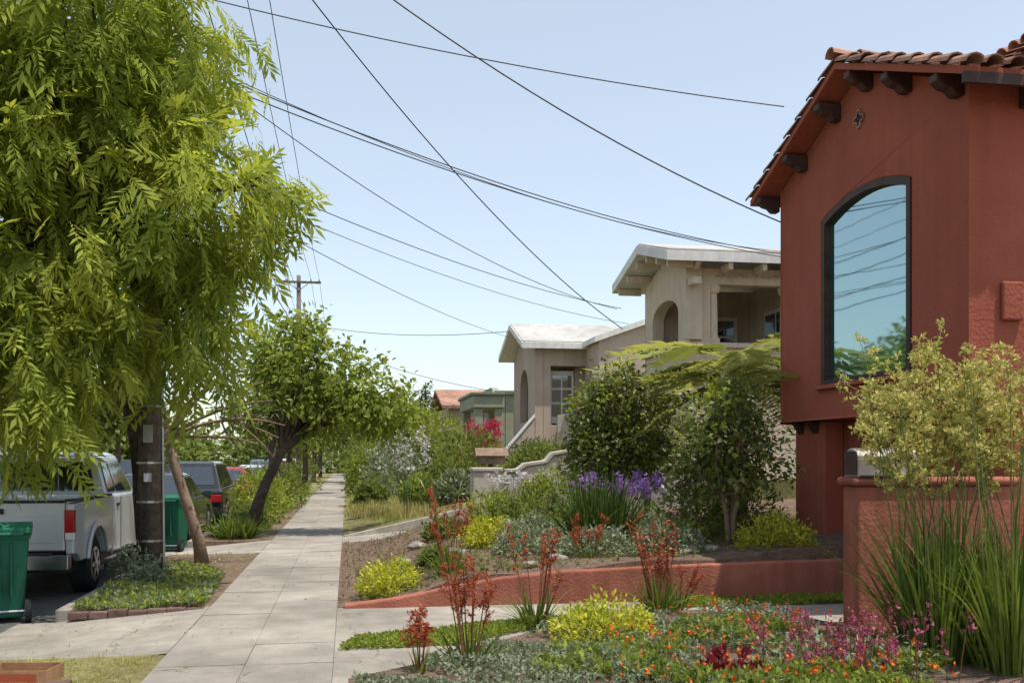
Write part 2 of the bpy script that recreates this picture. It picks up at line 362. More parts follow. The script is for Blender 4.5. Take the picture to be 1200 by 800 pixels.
sheet('walkway',lin(-.12,6,12),lin(19.9,21.5,3),lambda x,y:H(x,20.5)+.004,concrete2,skirt=-.2)
sheet('lawn',fx,lin(21.5,60,40)+lin(65,300,12),lambda x,y:H(x,22),drygrass,skirt=-.2)
sheet('driveway',lin(-.12,6.28,16),lin(7.5,11.38,6),lambda x,y:.0,concrete2)
mb=MB()
y=-6.0
while y<150:
    L=.90
    for (a,b) in ((-1.545,-.837),(-.832,-.125)):
        z=random.uniform(-.003,.003); z2=z+random.uniform(-.003,.003)
        mb.add([(a,y,z),(b,y,z2),(b,y+L-.006,z2),(a,y+L-.006,z),(a,y,z-.1),(b,y,z-.1),(b,y+L-.006,z-.1),(a,y+L-.006,z-.1)],[(0,1,2,3),(0,1,5,4),(1,2,6,5),(2,3,7,6),(3,0,4,7)],concrete,random.random())
    y+=L
mb.box(-1.55,-.12,-6,150,-.15,-.008,joint)
mb.build('sidewalk')
verge=[(-8,9.0,'g'),(11.75,18.2,'s'),(20.9,40,'s'),(43,60,'g'),(63,150,'g')]
mb=MB()
for y0,y1,k in verge: mb.box(-3.22,-3.06,y0,y1,-.2,.0,concrete2)
mb.build('kerb',bevel=.015)
mb=MB()
for y0,y1,k in verge: mb.box(-3.06,-1.552,y0,y1,-.2,-.015,soil if k=='s' else drygrass)
mb.build('planting_strip')
mb=MB()
for y0,y1 in ((9.0,11.75),(18.2,20.9),(40,43),(60,63)):
    mb.add([(-3.22,y0,-.14),(-1.552,y0,-.002),(-1.552,y1,-.002),(-3.22,y1,-.14),(-3.6,y0,-.146),(-3.6,y1,-.146)],[(0,1,2,3),(4,0,3,5)],concrete2)
mb.build('driveway_apron')
mb=MB()
yy=-3.05
while yy<-1.65:
    mb.box(yy,yy+.20,11.62+random.uniform(-.012,.012),11.73,-.1,-.005+random.uniform(-.02,.012),brickm); yy+=.208
mb.build('brick_edging',bevel=.012)
mb=MB()
for i in range(3):
    for j in range(6):
        mb.box(-2.95+i*.3,-2.95+i*.3+.28,6.6+j*.24+(.1 if i%2 else 0),6.6+j*.24+.22+(.1 if i%2 else 0),-.05,.012,brickm)
mb.build('brick_pavers',bevel=.01)
mb=MB(); mb.box(-11.45,-11.3,-30,300,-.2,0,concrete2); mb.box(-12.88,-11.46,-30,300,-.2,-.01,drygrass); mb.box(-14.6,-12.9,-30,300,-.2,.0,concrete)
mb.build('opposite_pavement')

# ------------------------------------------------------------ red house
XF,YN,YFa=6.3,9.3,13.8; ZE=5.56; ZR=6.46; YM=(YN+YFa)/2
h=empty('red_stucco_house')
mb=MB()
win=seg_arch(10.42,12.55,2.66,4.86,.19)
def fx_(a,b,d): return (XF+d,a,b)
mb.panel(fx_,[(YN,2.2),(YFa,2.2),(YFa,ZE),(YM,ZR),(YN,ZE)],[win],.25,redst)
mb.box(XF+.25,13,YN,YN+.2,2.2,ZE,redst); mb.box(XF+.25,13,YFa-.2,YFa,2.2,ZE,redst)
mb.box(XF+.253,13,YN+.21,YFa-.21,2.2,2.3,redst)
mb.box(6.75,13,YN+.05,YFa-.1,-.1,2.197,redst)
mb.box(6.45,6.75,YFa-1.0,YFa-.1,-.1,2.197,redst)
mb.build('walls',h,bevel=.03)
mb=MB(); mb.panel(lambda a,b,d:(XF+.06+d,a,b),win,[],.01,winglass); mb.build('window_glass',h)
mb=MB()
cx=(10.42+12.55)/2; cz=3.75
inn=[(cx+(p[0]-cx)*.93,cz+(p[1]-cz)*.945) for p in win]; outw=[(cx+(p[0]-cx)*1.01,cz+(p[1]-cz)*1.01) for p in win]
mb.panel(lambda a,b,d:(XF-.015+d,a,b),outw,[inn],.09,dkwood)
mb.build('window_frame',h,bevel=.01)
mb=MB(); mb.ext([(10.3,2.60),(12.67,2.60),(12.67,2.655),(10.3,2.655)],'x',XF-.07,XF+.05,redst); mb.build('window_sill',h,bevel=.01)
mb=MB(); ox=.34; oe=.38; sl=(ZR-ZE)/(YM-YN); zo=ZE-oe*sl; th=.08
prof=[(YN-oe,zo+.05),(YM,ZR+.05),(YFa+oe,zo+.05),(YFa+oe,zo+.05+th),(YM,ZR+.05+th),(YN-oe,zo+.05+th)]
mb.ext(prof,'x',XF-ox,13.2,redst)
mb.box(XF-ox-.01,13.2,YN-oe-.03,YN-oe+.02,zo-.04,zo+.07,dkwood)
mb.build('roof_deck',h)
mb=MB()
for yy in (YFa+.15,YFa-.75,YM+.55,YM-.25,YN+1.15,YN+.18):
    zz=(ZR-abs(yy-YM)*sl)+.03
    pr=[(XF-ox+.02,zz),(XF+.0,zz),(XF+.0,zz-.22),(XF-.10,zz-.22),(XF-.16,zz-.16),(XF-.24,zz-.14),(XF-ox+.02,zz-.08)]
    mb.ext(pr,'y',yy-.075,yy+.075,dkwood)
for xx in (6.9,7.5,8.1,8.7):
    pr=[(YN-oe+.03,zo+.05),(YN,zo+.05+oe*sl),(YN,zo-.12),(YN-.12,zo-.12),(YN-oe+.03,zo-.03)]
    mb.ext(pr,'x',xx-.07,xx+.07,dkwood)
for yy in (YFa-.3,YFa-.75):
    mb.ext([(XF+.02,2.195),(XF+.45,2.195),(XF+.45,1.98),(XF+.15,2.02)],'y',yy-.09,yy+.09,dkwood)
mb.build('lookouts',h,bevel=.015)
mb=MB()
def tile(p,dr,side,up,L,r0,r1,lift=0.03):
    vs=[];n=6
    for (t,r) in ((0,r0),(1,r1)):
        c=p+dr*L*t+up*(lift if t==1 else 0)
        for k in range(n+1):
            a=math.pi*k/n; vs.append(c+side*math.cos(a)*r+up*math.sin(a)*r*.85)
        for k in range(n+1):
            a=math.pi*k/n; vs.append(c+side*math.cos(a)*(r-.015)+up*(math.sin(a)*(r-.018)*.85))
    m=n+1; fs=[]
    for k in range(n):
        fs.append((k,k+1,2*m+k+1,2*m+k)); fs.append((m+k,m+k+1,3*m+k+1,3*m+k)); fs.append((2*m+k,2*m+k+1,3*m+k+1,3*m+k))
    mb.add(vs,fs,terra,random.random())
X=Vector((1,0,0)); Yv=Vector((0,1,0))
for sgn in (-1,1):
    dr=Vector((0,sgn,-sl)).normalized(); up=Vector((0,sgn*sl,1)).normalized()
    Ls=(YM-YN+oe+.06)*math.sqrt(1+sl*sl); a0=Vector((0,YM,ZR+.05+th))
    x=XF-ox+.06
    while x<12.8:
        s=0
        while s<Ls-.1:
            L=min(.40,Ls-s+.03); tile(a0+X*(x+random.uniform(-.014,.014))+dr*(s-.03)+up*.01,dr,X,up,L,.085,.105); s+=.37
        x+=.235
x=XF-ox-.05
while x<13:
    tile(Vector((x+.4,YM,ZR+.05+th+.05)),-X,Yv,Vector((0,0,1)),.42,.10,.12,.03); x+=.38
yy=9.7
s2=.42; dr=Vector((-1,0,-s2)).normalized(); up=Vector((-s2,0,1)).normalized()
while yy<13.5:
    s=0
    while s<4.2:
        tile(Vector((12.4,yy,8.55))+dr*s,dr,Yv,up,.40,.085,.105); s+=.37
    yy+=.235
mb.build('roof_tiles',h,smooth=False)
mb=MB(); mb.ext([(8.6,6.3),(8.6,6.93),(12.4,8.52),(13,8.5),(13,6.3)],'y',9.6,13.6,redst); mb.build('upper_roof_base',h)
mb=MB()
for dy,dz in ((0,.07),(0,-.07),(.075,0),(-.075,0),(0,0)):
    mb.tube([(XF-.03,YM+dy,ZR-.55+dz),(XF+.02,YM+dy,ZR-.55+dz)],.052,terra,n=12)
    mb.tube([(XF-.035,YM+dy,ZR-.55+dz),(XF-.031,YM+dy,ZR-.55+dz)],.026,dark,n=10)
mb.build('attic_vent',h)
mb=MB(); mb.box(6.62,6.86,YN-.06,YN-.003,3.1,3.5,redst); mb.build('wall_box',h,bevel=.02)

mb=MB()
mb.box(4.85,6.60,8.95,9.25,-.1,1.42,redw); mb.box(4.80,6.62,8.91,9.29,1.42,1.50,redw)
o=mb.build('red_garden_wall',bevel=.04,seg=3)
e=empty('mailbox',(5.16,9.05,1.503))
mb=MB()
pr=[(-.14,0),(.14,0),(.14,.17)]+[(.14*math.cos(t),.17+.11*math.sin(t)) for t in [math.pi*i/10 for i in range(1,10)]]+[(-.14,.17)]
mb.ext(pr,'x',-.32,.36,mailm); mb.build('body',e,bevel=.01)
mb=MB(); mb.box(-.328,-.322,-.12,.12,.02,.25,dkwood); mb.box(.1,.13,-.155,-.143,.08,.18,dkwood); mb.box(-.2,.3,-.08,.08,-.002,.012,plastic); mb.box(-.3,.34,-.149,-.143,.0,.02,plastic); mb.build('door_and_flag',e)
mb=MB(); base=[(-.05,-.1),(-.05,.04),(.5,.10),(1.1,.21),(1.7,.31),(2.4,.37),(3.6,.41),(5,.44),(6.44,.46),(6.44,-.1)]
mb.ext(base,'y',11.30,11.46,redw)
mb.build('red_retaining_wall',bevel=.02)

# ------------------------------------------------------------ cream house
h=empty('cream_stucco_house')
mb=MB(); zb=.3; ze=6.0
mb.panel(lambda a,b,d:(7.6+d,a,b),[(21.6,zb),(24.9,zb),(24.9,ze),(23.3,6.50),(21.6,ze)],[arch(22.3,24.3,4.35,5.05,.42)],.3,cream)
mb.panel(lambda a,b,d:(a,21.6+d,b),[(7.9,zb),(12.5,zb),(12.5,5.98),(7.9,5.98)],[[(8.12,4.3),(10.1,4.3),(10.1,5.55),(9.9,5.62),(8.3,5.62),(8.12,5.5)]],.3,cream)
mb.box(7.9,12.5,24.6,24.9,zb,5.98,cream)
mb.box(10.3,18,24.92,29,zb,5.9,cream); mb.box(12.5,18,21.6,24.9,zb,5.9,cream)
mb.box(7.9,12.5,21.9,24.6,3.2,3.35,cream)
mb.box(7.52,7.6,21.5,25.0,4.22,4.34,cream); mb.box(7.6,10.3,21.52,21.598,4.18,4.29,cream)
mb.box(7.50,7.9,21.50,21.596,4.35,5.98,cream)
mb.build('walls',h,bevel=.02)
mb=MB()
for (cx_,cy_) in ((8.22,21.75),(9.98,21.75)):
    mb.tube([(cx_,cy_-.02,4.3),(cx_,cy_-.02,4.4),(cx_,cy_-.02,4.42),(cx_,cy_-.02,5.42),(cx_,cy_-.02,5.44),(cx_,cy_-.02,5.6)],[.17,.17,.12,.105,.15,.18],cream,n=16)
mb.build('porch_columns',h)
mb=MB(); pr=[(21.0,6.02),(23.3,6.60),(25.6,6.02),(25.6,6.24),(23.3,6.82),(21.0,6.24)]
mb.ext(pr,'x',6.9,18,white)
mb.build('roof_fascia',h)
mb=MB(); mb.ext([(21.05,6.262),(23.3,6.825),(25.55,6.262),(25.55,6.29),(23.3,6.86),(21.05,6.29)],'x',6.95,18,roofgrey); mb.build('roofing',h)
mb=MB()
for yy in (21.3,22.1,22.9,23.7,24.5,25.3):
    zz=6.60-abs(yy-23.3)*.252-.01; mb.box(7.0,7.6,yy-.05,yy+.05,zz-.16,zz,cream)
mb.box(7.55,7.75,21.15,21.597,5.55,5.7,cream)
mb.hexa([(7.62,21.3,5.9),(7.74,21.3,5.9),(7.74,21.4,5.9),(7.62,21.4,5.9)],[(7.62,21.1,6.02),(7.74,21.1,6.02),(7.74,21.3,6.02),(7.62,21.3,6.02)],cream)
for xx in (8.4,9.2,10,10.8): mb.box(xx-.05,xx+.05,21.05,21.59,5.87,6.015,cream)
mb.build('rafter_tails',h)
mb=MB()
mb.box(8.75,9.95,24.52,24.59,3.4,5.30,white)
for i in range(2):
    for k in range(4):
        mb.box(8.84+i*.54,9.30+i*.54,24.50,24.518,3.5+k*.44,3.88+k*.44,darkglass)
mb.build('french_doors',h)
mb=MB(); mb.box(10.32,12.4,21.92,24.58,3.36,5.97,cream); mb.box(10.29,10.318,22.2,23.6,3.9,5.3,white); mb.box(10.27,10.288,22.3,22.85,4.0,5.2,darkglass); mb.box(10.27,10.288,22.95,23.5,4.0,5.2,darkglass); mb.build('porch_wall_and_window',h)
mb=MB()
for i in range(16):
    x0=8.3+i*.14; s=.05
    mb.tube([(x0-s,21.59,5.80-.03*math.sin(i)),(x0,21.57,5.83+.03*math.sin(i*2)),(x0+s,21.59,5.80)],.022,greyst,n=5)
mb.build('frieze_ornament',h)
e=empty('garden_stair')
mb=MB()
mb.ext([(3.35,0),(3.35,1.35),(3.6,1.37),(3.75,1.48),(4.2,1.55),(4.35,1.72),(4.7,1.78),(4.85,1.95),(5.6,2.2),(5.8,2.6),(7.5,3.2),(7.5,0)],'y',20.9,21.15,greyst)
mb.ext([(3.30,1.36),(3.6,1.38),(3.75,1.49),(4.2,1.56),(4.35,1.73),(4.7,1.79),(4.85,1.96),(5.6,2.21),(5.6,2.30),(4.82,2.04),(4.66,1.86),(4.30,1.80),(4.15,1.63),(3.7,1.57),(3.55,1.45),(3.30,1.44)],'y',20.86,21.19,greyst)
mb.build('cheek_wall',e,bevel=.02)
mb=MB()
for i in range(14): mb.box(3.3+i*.3,3.3+(i+1)*.3+.02,21.2,22.4,.2,.4+i*.2,greyst)
mb.build('steps',e)
mb=MB(); mb.box(2.50,3.08,20.05,20.55,0,1.40,greyst); mb.box(2.47,3.11,20.02,20.58,1.40,1.48,greyst); mb.build('concrete_pillar',bevel=.02)
e=empty('wooden_letter_box',(3.05,21.4,0))
mb=MB(); mb.box(-.05,.05,-.05,.05,.3,1.55,bark); mb.box(-.28,.3,-.15,.15,1.54,1.74,barkl)
mb.ext([(-.22,1.72),(.22,1.72),(.0,1.90)],'x',-.35,.37,barkl); mb.build('box_on_post',e,bevel=.01)
mb=MB(); mb.ext([(-.1,-.1),(-.1,.03),(1.2,.30),(2.6,.62),(2.6,-.1)],'y',21.42,21.56,greyst); mb.build('low_retaining_wall',bevel=.01)

# ------------------------------------------------------------ tan house
h=empty('tan_stucco_house')
mb=MB(); zb=.2
mb.panel(lambda a,b,d:(7.6+d,a,b),[(40.3,zb),(45.5,zb),(45.5,6.15),(43,7.2),(40.3,6.15)],[arch(42.0,44.0,3.2,4.6,.9)],.35,tan)
mb.panel(lambda a,b,d:(a,40.3+d,b),[(7.95,zb),(12,zb),(12,6.15),(7.95,6.15)],[[(8.25,3.0),(9.9,3.0),(9.9,5.45),(8.25,5.45)]],.35,tan)
mb.box(7.95,12,45.15,45.5,zb,6.1,tan); mb.box(10.3,12,40.7,45.1,zb,6.1,tan)
mb.ext([(9.7,zb),(9.7,6.25),(11.7,6.95),(15,7.2),(15,zb)],'y',38.0,40.29,tan)
mb.build('walls',h,bevel=.02)
mb=MB(); mb.ext([(39.8,6.12),(43,7.25),(46.2,6.12),(46.2,6.36),(43,7.49),(39.8,6.36)],'x',6.95,12.2,white)
mb.ext([(9.5,6.18),(11.7,6.96),(15.1,7.22),(15.1,7.42),(11.65,7.16),(9.5,6.40)],'y',37.8,40.4,white)
mb.build('roof_fascia',h)
mb=MB(); mb.ext([(39.85,6.385),(43,7.5),(46.15,6.385),(46.15,6.42),(43,7.53),(39.85,6.42)],'x',7.0,12.2,roofgrey); mb.build('roofing',h)
mb=MB(); mb.box(8.35,9.35,40.9,40.95,3.1,5.3,white)
for i in range(2):
    for k in range(3): mb.box(8.42+i*.45,8.8+i*.45,40.87,40.895,3.4+k*.6,3.9+k*.6,darkglass)
mb.box(8.1,10.2,41.5,44.8,2.8,3.0,dark); mb.box(9.4,9.9,40.9,40.95,3.1,5.45,tan); mb.build('porch_door',h)
mb=MB(); mb.ext([(6.0,.5),(6.0,1.4),(7.6,3.3),(7.6,.5)],'y',40.3,40.6,tan); mb.ext([(5.95,1.42),(7.58,3.34),(7.58,3.46),(5.95,1.54)],'y',40.25,40.65,white)
mb.ext([(8.4,.5),(8.4,3.4),(9.0,3.5),(10.2,2.0),(10.2,.5)],'y',39.6,39.8,greyst); mb.build('stair_wall',h)

h=empty('sage_green_house')
gt=M('green_trim',(.20,.24,.17),rough=.7)
mb=MB()
mb.panel(lambda a,b,d:(7.6+d,a,b),[(50,0),(60,0),(60,4.9),(58,5.0),(57,5.4),(53,5.4),(52,5.0),(50,4.9)],[arch(51,53.6,1.8,3.6,.6),arch(55,58.5,1.8,3.6,.6)],.3,sage)
mb.panel(lambda a,b,d:(a,50+d,b),[(7.9,0),(14,0),(14,4.9),(7.9,4.9)],[[(8.3,2.2),(9.6,2.2),(9.6,4.0),(8.3,4.0)]],.3,sage)
mb.box(9.8,14,50.4,60,0,4.7,sage); mb.box(7.3,14.1,49.8,49.99,4.85,5.05,gt); mb.box(7.2,7.59,49.8,60.1,4.55,4.75,gt)
mb.box(6.0,7.55,48.2,54,4.1,4.7,sage); mb.box(5.9,7.56,48.1,54.1,4.7,4.85,gt); mb.box(6.1,6.5,48.3,48.7,0,4.1,sage); mb.box(6.1,6.5,53.3,53.7,0,4.1,sage); mb.box(7.1,7.5,48.3,48.7,0,4.1,sage)
mb.build('walls_and_parapet',h,bevel=.03)
def simplehouse(name,x0,y0,y1,zt,wall,roofm,x1=16,rise=1.4):
    h=empty(name); mb=MB()
    mb.panel(lambda a,b,d:(x0+d,a,b),[(y0,0),(y1,0),(y1,zt),(y0,zt)],[arch(y0+1,y0+3,1.6,3.0,.5),[(y1-3,1.6),(y1-1,1.6),(y1-1,3.3),(y1-3,3.3)]],.3,wall)
    mb.box(x0+.3,x1,y0,y0+.3,0,zt,wall); mb.box(x0+.3,x1,y1-.3,y1,0,zt,wall); mb.box(x0+.8,x1,y0+.31,y1-.31,0,zt-.1,dark)
    mb.build('walls',h); mb=MB(); ym=(y0+y1)/2
    mb.ext([(y0-.5,zt-.1),(ym,zt+rise),(y1+.5,zt-.1),(y1+.5,zt+.1),(ym,zt+rise+.2),(y0-.5,zt+.1)],'x',x0-.5,x1,roofm)
    mb.build('roof',h); return h
simplehouse('tile_roof_house',6.6,66,76,5.0,beige,terra,rise=1.3)
simplehouse('beige_house',6.6,82,91,5.4,beige,roofgrey)
simplehouse('brown_house',7.0,97,107,5.6,tan,terra)
for i,(yy,w,rr) in enumerate(((8,beige,roofgrey),(24,cream,terra),(41,tan,roofgrey),(60,beige,terra))):
    hh=simplehouse('opposite_house',0,0,10,4.8,w,rr,x1=9,rise=1.6); hh.location=(-19,yy+10,0); hh.rotation_euler=(0,0,math.pi)

# ------------------------------------------------------------ poles & wires
def pole(base,top,arms,extra=True):
    e=empty('utility_pole',base)
    mb=MB(); mb.tube([(0,0,-.1),(.01,0,top*.5),(0,0,top)],[.175,.15,.115],polewood,n=14)
    mb.build('pole_shaft',e,smooth=True)
    mb=MB()
    for z,l in arms:
        mb.box(-l,l,-.17,-.06,z-.06,z+.06,polewood)
        mb.tube([(-l*.5,-.13,z),(0,-.13,z-.5)],.02,polewood,n=5); mb.tube([(l*.5,-.13,z),(0,-.13,z-.5)],.02,polewood,n=5)
        for k in (-.92,-.55,.55,.92): mb.tube([(l*k,-.115,z+.06),(l*k,-.115,z+.12),(l*k,-.115,z+.2)],[.03,.05,.025],mailm,n=8)
    mb.build('crossarms',e)
    if extra:
        mb=MB()
        mb.box(-.06,.07,-.185,-.165,1.9,2.15,metal); mb.tube([(.19,-.03,0),(.17,-.03,2.5),(.14,-.03,top*.8)],.025,metal,n=6)
        for z in (.5,1.05,1.6,2.4): mb.tube([(0,0,z),(0,0,z+.03)],.182,metal,n=14)
        mb.box(-.05,.05,-.19,-.166,1.35,1.47,plate)
        mb.build('bands_and_conduit',e)
    return e
p1=(-2.78,14.8,0); p2=(-2.78,57.8,0)
pole(p1,11.8,[(11.3,1.25),(8.6,.9)]); pole(p2,12.0,[(11.6,1.25),(9.5,.7)],False)
pole((-2.78,100,0),12,[(11.3,1.25),(9.6,.7)],False)
mb=MB()
def wire(a,b,sag,r=.012,n=22):
    a=Vector(a);b=Vector(b); pts=[a.lerp(b,i/n)-Vector((0,0,sag*4*(i/n)*(1-i/n))) for i in range(n+1)]
    mb.tube(pts,r,wirem,n=5)
for k in (-1.15,-.69,.69,1.15):
    wire((-2.78+k,14.7,11.5),(-2.78+k,57.7,11.8),.5,.010); wire((-2.78+k,57.7,11.8),(-2.78+k,100,11.5),.5,.010)
    wire((-2.78+k,14.7,11.5),(-2.78+k,-28,11.5),.5,.010)
for k in (-.6,.6): wire((-2.78+k,14.7,8.8),(-2.78+k*.9,57.7,9.7),.5,.010)
for k,z in ((0.16,7.9),(.2,7.4),(-.15,6.9),(.18,6.4)):
    wire((-2.78+k,14.8,z),(-2.78+k,57.8,z+1.2),.5,.016); wire((-2.78+k,57.8,z+1.2),(-2.78+k,100,z+1.2),.5,.014)
wire((-2.7,14.8,8.4),(6.05,13.2,6.62),.15,.009)
wire((-2.7,14.8,11.2),(7.1,25.3,5.05),.75,.012)
wire((-2.7,14.8,10.9),(7.2,14.6,5.15),.6,.012)
wire((-2.7,14.8,7.5),(9.9,21.0,6.2),.42,.010); wire((-2.7,14.8,7.36),(9.9,21.0,6.13),.38,.010); wire((-2.7,14.8,7.6),(10.4,21.0,6.25),.62,.007)
wire((-2.7,14.8,6.25),(7.1,25.4,5.6),.3,.008); wire((-2.7,14.8,7.7),(7.0,25.5,5.6),.6,.008); wire((-2.7,14.8,6.0),(7.3,25.4,5.2),.35,.006)
wire((-2.7,14.8,5.9),(7.1,39.9,6.4),.35,.008)
wire((-2.6,57.8,9.3),(7.1,43,7.2),.4,.014); wire((-2.6,57.8,8.8),(7.3,52,5.2),.4,.014); wire((-2.6,57.8,9),(7.5,66,5),.5,.014)
mb.build('overhead_wires')

# ------------------------------------------------------------ vehicles
def arcp(cy,cz,r,z0,n=10):
    a=math.asin((z0-cz)/r); out=[]
    for i in range(n+1):
        t=a+(math.pi-2*a)*i/n; out.append((cy+r*math.cos(t),cz+r*math.sin(t)))
    return out
def wheels(e,ys,hw,r,w=.22):
    mb=MB()
    for cy in ys:
        for s in (-1,1):
            x1=s*hw; x0=s*(hw-w)
            mb.tube([(x0,cy,r),(x0+s*.03,cy,r),(x1-s*.03,cy,r),(x1,cy,r)],[r*.93,r,r,r*.9],rubber,n=28)
            mb.tube([(x1+s*.002,cy,r),(x1+s*.006,cy,r)],[r*.64,r*.6],rim,n=24)
            mb.tube([(x1+s*.007,cy,r),(x1+s*.009,cy,r)],[r*.50,r*.5],plastic,n=24)
            for k in range(6):
                a=k*math.pi/3; c,sn=math.cos(a),math.sin(a); X0=x1+s*.010; X1=x1+s*.02
                q=[(cy+c*r*.1-sn*.03,r+sn*r*.1+c*.03),(cy+c*r*.1+sn*.03,r+sn*r*.1-c*.03),(cy+c*r*.56+sn*.025,r+sn*r*.56-c*.025),(cy+c*r*.56-sn*.025,r+sn*r*.56+c*.025)]
                mb.ext(q,'x',min(X0,X1),max(X0,X1),rim)
            mb.tube([(x1+s*.01,cy,r),(x1+s*.03,cy,r)],[r*.18,r*.14],rim,n=12)
    mb.build('wheels',e)
def body_ext(mb,prof,hw,mat):
    xs=[-hw,-hw+.07,hw-.07,hw]; zs=[.985,1,1,.985]; n=len(prof)
    cy=sum(p[0] for p in prof)/n
    vs=[(x,cy+(p[0]-cy)*k,p[1]*(.5+.5*k)+.0) for x,k in zip(xs,zs) for p in prof]
    fs=[tuple(range(n))[::-1],tuple(range(3*n,4*n))]
    for j in range(3): fs+=[(j*n+i,j*n+(i+1)%n,(j+1)*n+(i+1)%n,(j+1)*n+i) for i in range(n)]
    mb.add(vs,fs,mat)
def car(name,loc,paint,L=4.5,hw=.88,zt=1.45,suv=False,rz=0):
    e=empty(name,loc,rz); r=.33; wr=.85; wf=L-.9; zb=.22; belt=.93 if not suv else 1.0; zt=zt if not suv else 1.68
    if suv: top=[(0,.45),(.0,.9),(.08,belt),(L-1.25,belt+.02),(L-.25,belt-.13),(L-.02,.65),(L,.4)]
    else: top=[(0,.42),(-.0,.72),(.08,belt-.02),(.75,belt+.02),(L-1.35,belt),(L-.3,belt-.16),(L-.03,.58),(L,.4)]
    prof=top+[(L-.08,zb)]+arcp(wf,r,.40,zb)+arcp(wr,r,.40,zb)+[(.08,zb)]
    mb=MB(); body_ext(mb,prof,hw,paint); o=mb.build('body',e,bevel=.035,seg=3,smooth=False)
    mb=MB(); mb.box(-hw+.12,hw-.12,.3,L-.3,.2,.75,plastic); mb.build('underbody',e)
    y0=.55 if not suv else .12; y1=L-1.25; t0=1.15 if not suv else .45; t1=L-2.15; wb=hw-.06; wt=hw-.24
    b=[(-wb,y0,belt-.03),(wb,y0,belt-.03),(wb,y1,belt-.03),(-wb,y1,belt-.03)]; t=[(-wt,t0,zt-.02),(wt,t0,zt-.02),(wt,t1,zt-.02),(-wt,t1,zt-.02)]
    mb=MB(); mb.hexa(b,t,paint)
    mb.hexa([(-wt,t0,zt-.021),(wt,t0,zt-.021),(wt,t1,zt-.021),(-wt,t1,zt-.021)],[(-wt+.12,t0+.2,zt+.04),(wt-.12,t0+.2,zt+.04),(wt-.12,t1-.2,zt+.04),(-wt+.12,t1-.2,zt+.04)],paint)
    mb.build('cabin',e,bevel=.04,seg=3)
    mb=MB()
    mb.inset([b[0],b[1],t[1],t[0]],.09,.91,.16,.88,.012,carglass)
    mb.inset([b[2],b[3],t[3],t[2]],.07,.93,.12,.92,.012,carglass)
    for u0,u1 in ((.12,.30),(.33,.60),(.63,.88)):
        mb.inset([b[1],b[2],t[2],t[1]],u0,u1,.15,.88,.012,carglass); mb.inset([b[3],b[0],t[0],t[3]],1-u1,1-u0,.15,.88,.012,carglass)
    mb.build('windows',e)
    mb=MB()
    for s in (-1,1):
        mb.box(min(s*.55,s*(hw-.03)),max(s*.55,s*(hw-.03)),-.03,.10,.62,.82,tailr)
        mb.box(min(s*.5,s*(hw-.06)),max(s*.5,s*(hw-.06)),L-.12,L+.0,.58,.72,chrome)
        mb.box(min(s*(hw+.0),s*(hw+.18)),max(s*(hw+.0),s*(hw+.18)),y1-.45,y1-.35,belt-.02,belt+.13,paint)
    mb.box(-.26,.26,-.035,-.01,.60,.75,plate); mb.box(-hw+.1,hw-.1,-.06,.05,.32,.47,plastic)
    mb.build('lights_and_trim',e,bevel=.015)
    wheels(e,(wr,wf),hw-.01,r)
    return e
Z=-.15
car('dark_grey_car',(-4.25,21.6,Z),darkp)
car('black_car',(-4.25,28.0,Z),blackp,suv=True,L=4.6)
car('red_car',(-4.25,35.3,Z),redp)
car('parked_car',(-4.25,45.5,Z),whitep); car('parked_car',(-4.25,51.5,Z),bluep,suv=True); car('parked_car',(-4.25,64,Z),redp); car('parked_car',(-4.25,71,Z),whitep,suv=True)
car('parked_car',(-10.2,26,Z),whitep,suv=True); car('parked_car',(-10.2,33,Z),bluep); car('parked_car',(-10.2,40,Z),whitep); car('parked_car',(-10.2,50,Z),darkp,suv=True)

e=empty('pickup_truck',(-4.42,13.35,Z)); hw=.99; L=5.7; r=.38
mb=MB()
bed=[(.0,.62),(.0,1.26),(2.05,1.29),(2.05,.50)]+arcp(1.15,r+.02,.50,.50)[0:]+[(.35,.50),(.2,.60)]
for s in (-1,1):
    a,b=(hw-.10,hw) if s>0 else (-hw,-hw+.10)
    mb.ext(bed,'x',a,b,truckp)
    fl=[]
    for i in range(13):
        t=math.radians(10+160*i/12); fl.append((1.15+.50*math.cos(t),r+.02+.50*math.sin(t)))
    fo=[(1.15+(p[0]-1.15)*1.14,r+.02+(p[1]-r-.02)*1.14) for p in fl][::-1]
    mb.ext(fl+fo,'x',*( (hw+.002,hw+.045) if s>0 else (-hw-.045,-hw-.002)),truckp)
mb.box(-hw+.1,hw-.1,.06,2.03,.62,.72,plastic)
mb.box(-hw+.1,hw-.1,2.0,2.05,.7,1.27,truckp)
mb.box(-hw+.11,hw-.11,.0,.07,.66,1.27,truckp)
mb.build('bed',e,bevel=.02,seg=3)
mb=MB(); mb.box(-hw+.22,hw-.22,-.012,-.002,.76,1.10,truckp); mb.box(-.16,.16,-.03,-.013,1.13,1.20,plastic)
for s in (-1,1): mb.box(min(s*(hw-.11),s*(hw+.01)),max(s*(hw-.11),s*(hw+.01)),-.004,2.04,1.285,1.315,plastic)
mb.box(-hw+.11,hw-.11,-.006,.09,1.272,1.30,plastic)
mb.build('tailgate_panel_and_rails',e,bevel=.008)
mb=MB()
mb.box(-hw+.02,hw-.02,-.20,-.03,.44,.62,chrome); mb.box(-.3,.3,-.22,-.04,.40,.60,chrome); mb.box(-.75,-.35,-.20,-.04,.622,.64,plastic); mb.box(.35,.75,-.20,-.04,.622,.64,plastic)
mb.build('rear_bumper',e,bevel=.03,seg=3)
mb=MB(); mb.box(-.15,.15,-.235,-.222,.44,.58,plate)
